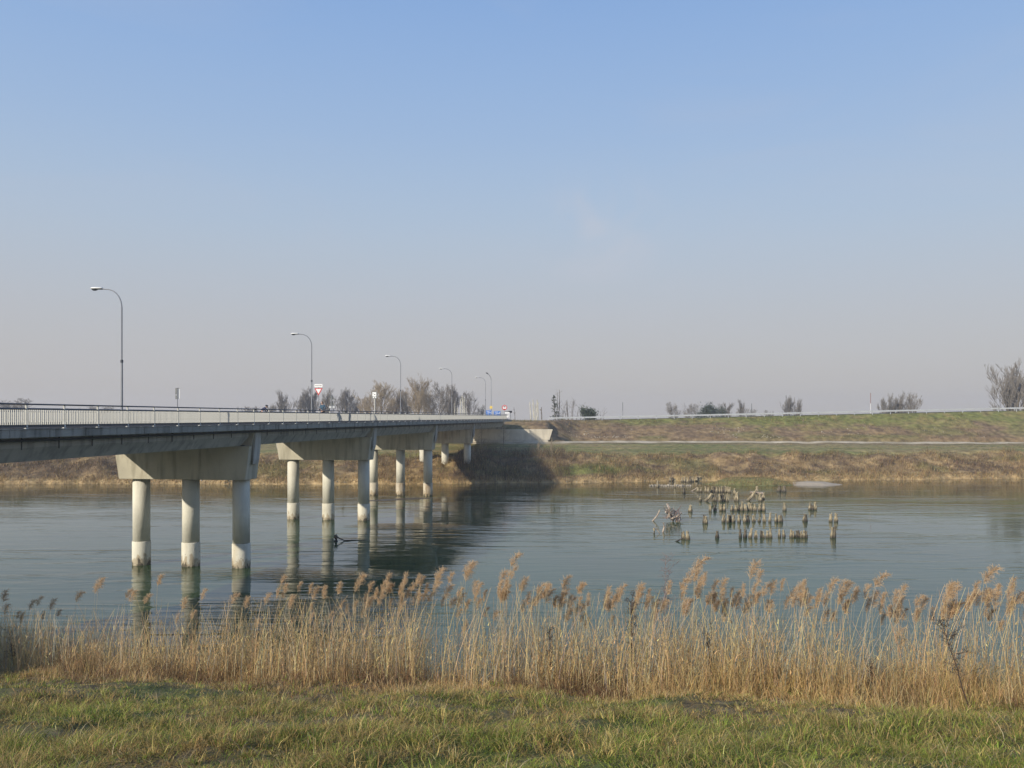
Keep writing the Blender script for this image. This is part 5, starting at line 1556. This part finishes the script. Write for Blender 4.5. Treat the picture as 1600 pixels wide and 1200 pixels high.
stick('driftwood_stick', 1030, 832, 1022.5, 824.5, 71.7, .03, .05, M_drift, 'thin pale stick leaning on the short stump left of the front pair', 'stick')
stick('driftwood_stick', 1083, 766, 1089, 762, 113, .07, .05, M_drift, 'pale stick leaning at the left end of the close row', 'stick')
stick('driftwood_stick', 1057, 846, 1067, 841, 67, .07, .05, M_wooddark, 'dark snag sticking out left of the front left pair of piles', 'stick', bendk=0)
# driftwood tangle
ctr = at(1052, 815, 79.8); ctr.z = 0
o = empty('driftwood_tangle', ctr, 'reddish bleached driftwood tangle caught on a pile left of the rows', 'driftwood')
k5 = 79.8 / F / 5
def dpt(X, Y, dy=0): return Vector(((X - 260) * k5, dy, (475 - Y) * k5))
for pts, r_ in (([(222, 430), (222, 370), (218, 342)], .16), ([(195, 395), (235, 420), (285, 450)], .10), ([(255, 465), (290, 430), (325, 408)], .11), ([(215, 440), (240, 415), (250, 380), (262, 360)], .07),
                ([(235, 455), (265, 440), (310, 455)], .13), ([(286, 490), (288, 465), (300, 440), (318, 432)], .15), ([(205, 380), (225, 405), (262, 430)], .06), ([(262, 470), (240, 450), (215, 445)], .10),
                ([(270, 440), (275, 395), (268, 372)], .05), ([(240, 430), (228, 390), (200, 360)], .05), ([(300, 470), (315, 450), (320, 425)], .09)):
    m = MB().tube([dpt(a, b_, random.uniform(-.6, .6)) for a, b_ in pts], [r_ * (1 - .2 * i) for i in range(len(pts))], 6)
    m.build('branch', M_drift, o)
segs = []; rr = random.Random(3)
for i in range(60):
    p = dpt(rr.uniform(205, 310), rr.uniform(400, 465), rr.uniform(-.7, .7)); e = p + Vector((rr.uniform(-.7, .7), rr.uniform(-.5, .5), rr.uniform(-.1, .9))); segs.append((tuple(p), tuple(e), .03, .012))
link('twigs', seg_mesh(segs, 'twigs', M_pinkt), o)
# snag near the middle pier
ctr = at(525, 846, 67.0); ctr.z = 0
o = empty('river_snag', ctr, 'dark stump with a thin branch trailing in the water by the middle pier', 'driftwood')
k = 67.0 / F
MB().tube([(-.1, 0, -.5), (0, 0, 0), (.02, 0, 6 * k), (-.05, 0, 10.5 * k)], [.2, .2, .17, .13], 7).build('stump', M_wooddark, o)
MB().tube([(0, 0, 9 * k), (4 * k, .1, 5 * k), (12 * k, .3, .6 * k), (27 * k, .6, .02), (45 * k, .8, .0)], [.07, .06, .05, .04, .02], 6).build('branch', M_wooddark, o)

# ------------------------------------------------------------------ haze
M_haze = bpy.data.materials.new('haze'); M_haze.use_nodes = True
nt = M_haze.node_tree; nt.nodes.clear()
ou = nt.nodes.new('ShaderNodeOutputMaterial'); pv = nt.nodes.new('ShaderNodeVolumePrincipled')
pv.inputs['Color'].default_value = (.96, .96, 1.0, 1); pv.inputs['Density'].default_value = .0005; pv.inputs['Anisotropy'].default_value = .2
nt.links.new(pv.outputs[0], ou.inputs['Volume'])
hz = MB().box(-660, 660, -660, 720, -3.6, 27).build('haze', M_haze)
hz['kind'] = 'stuff'
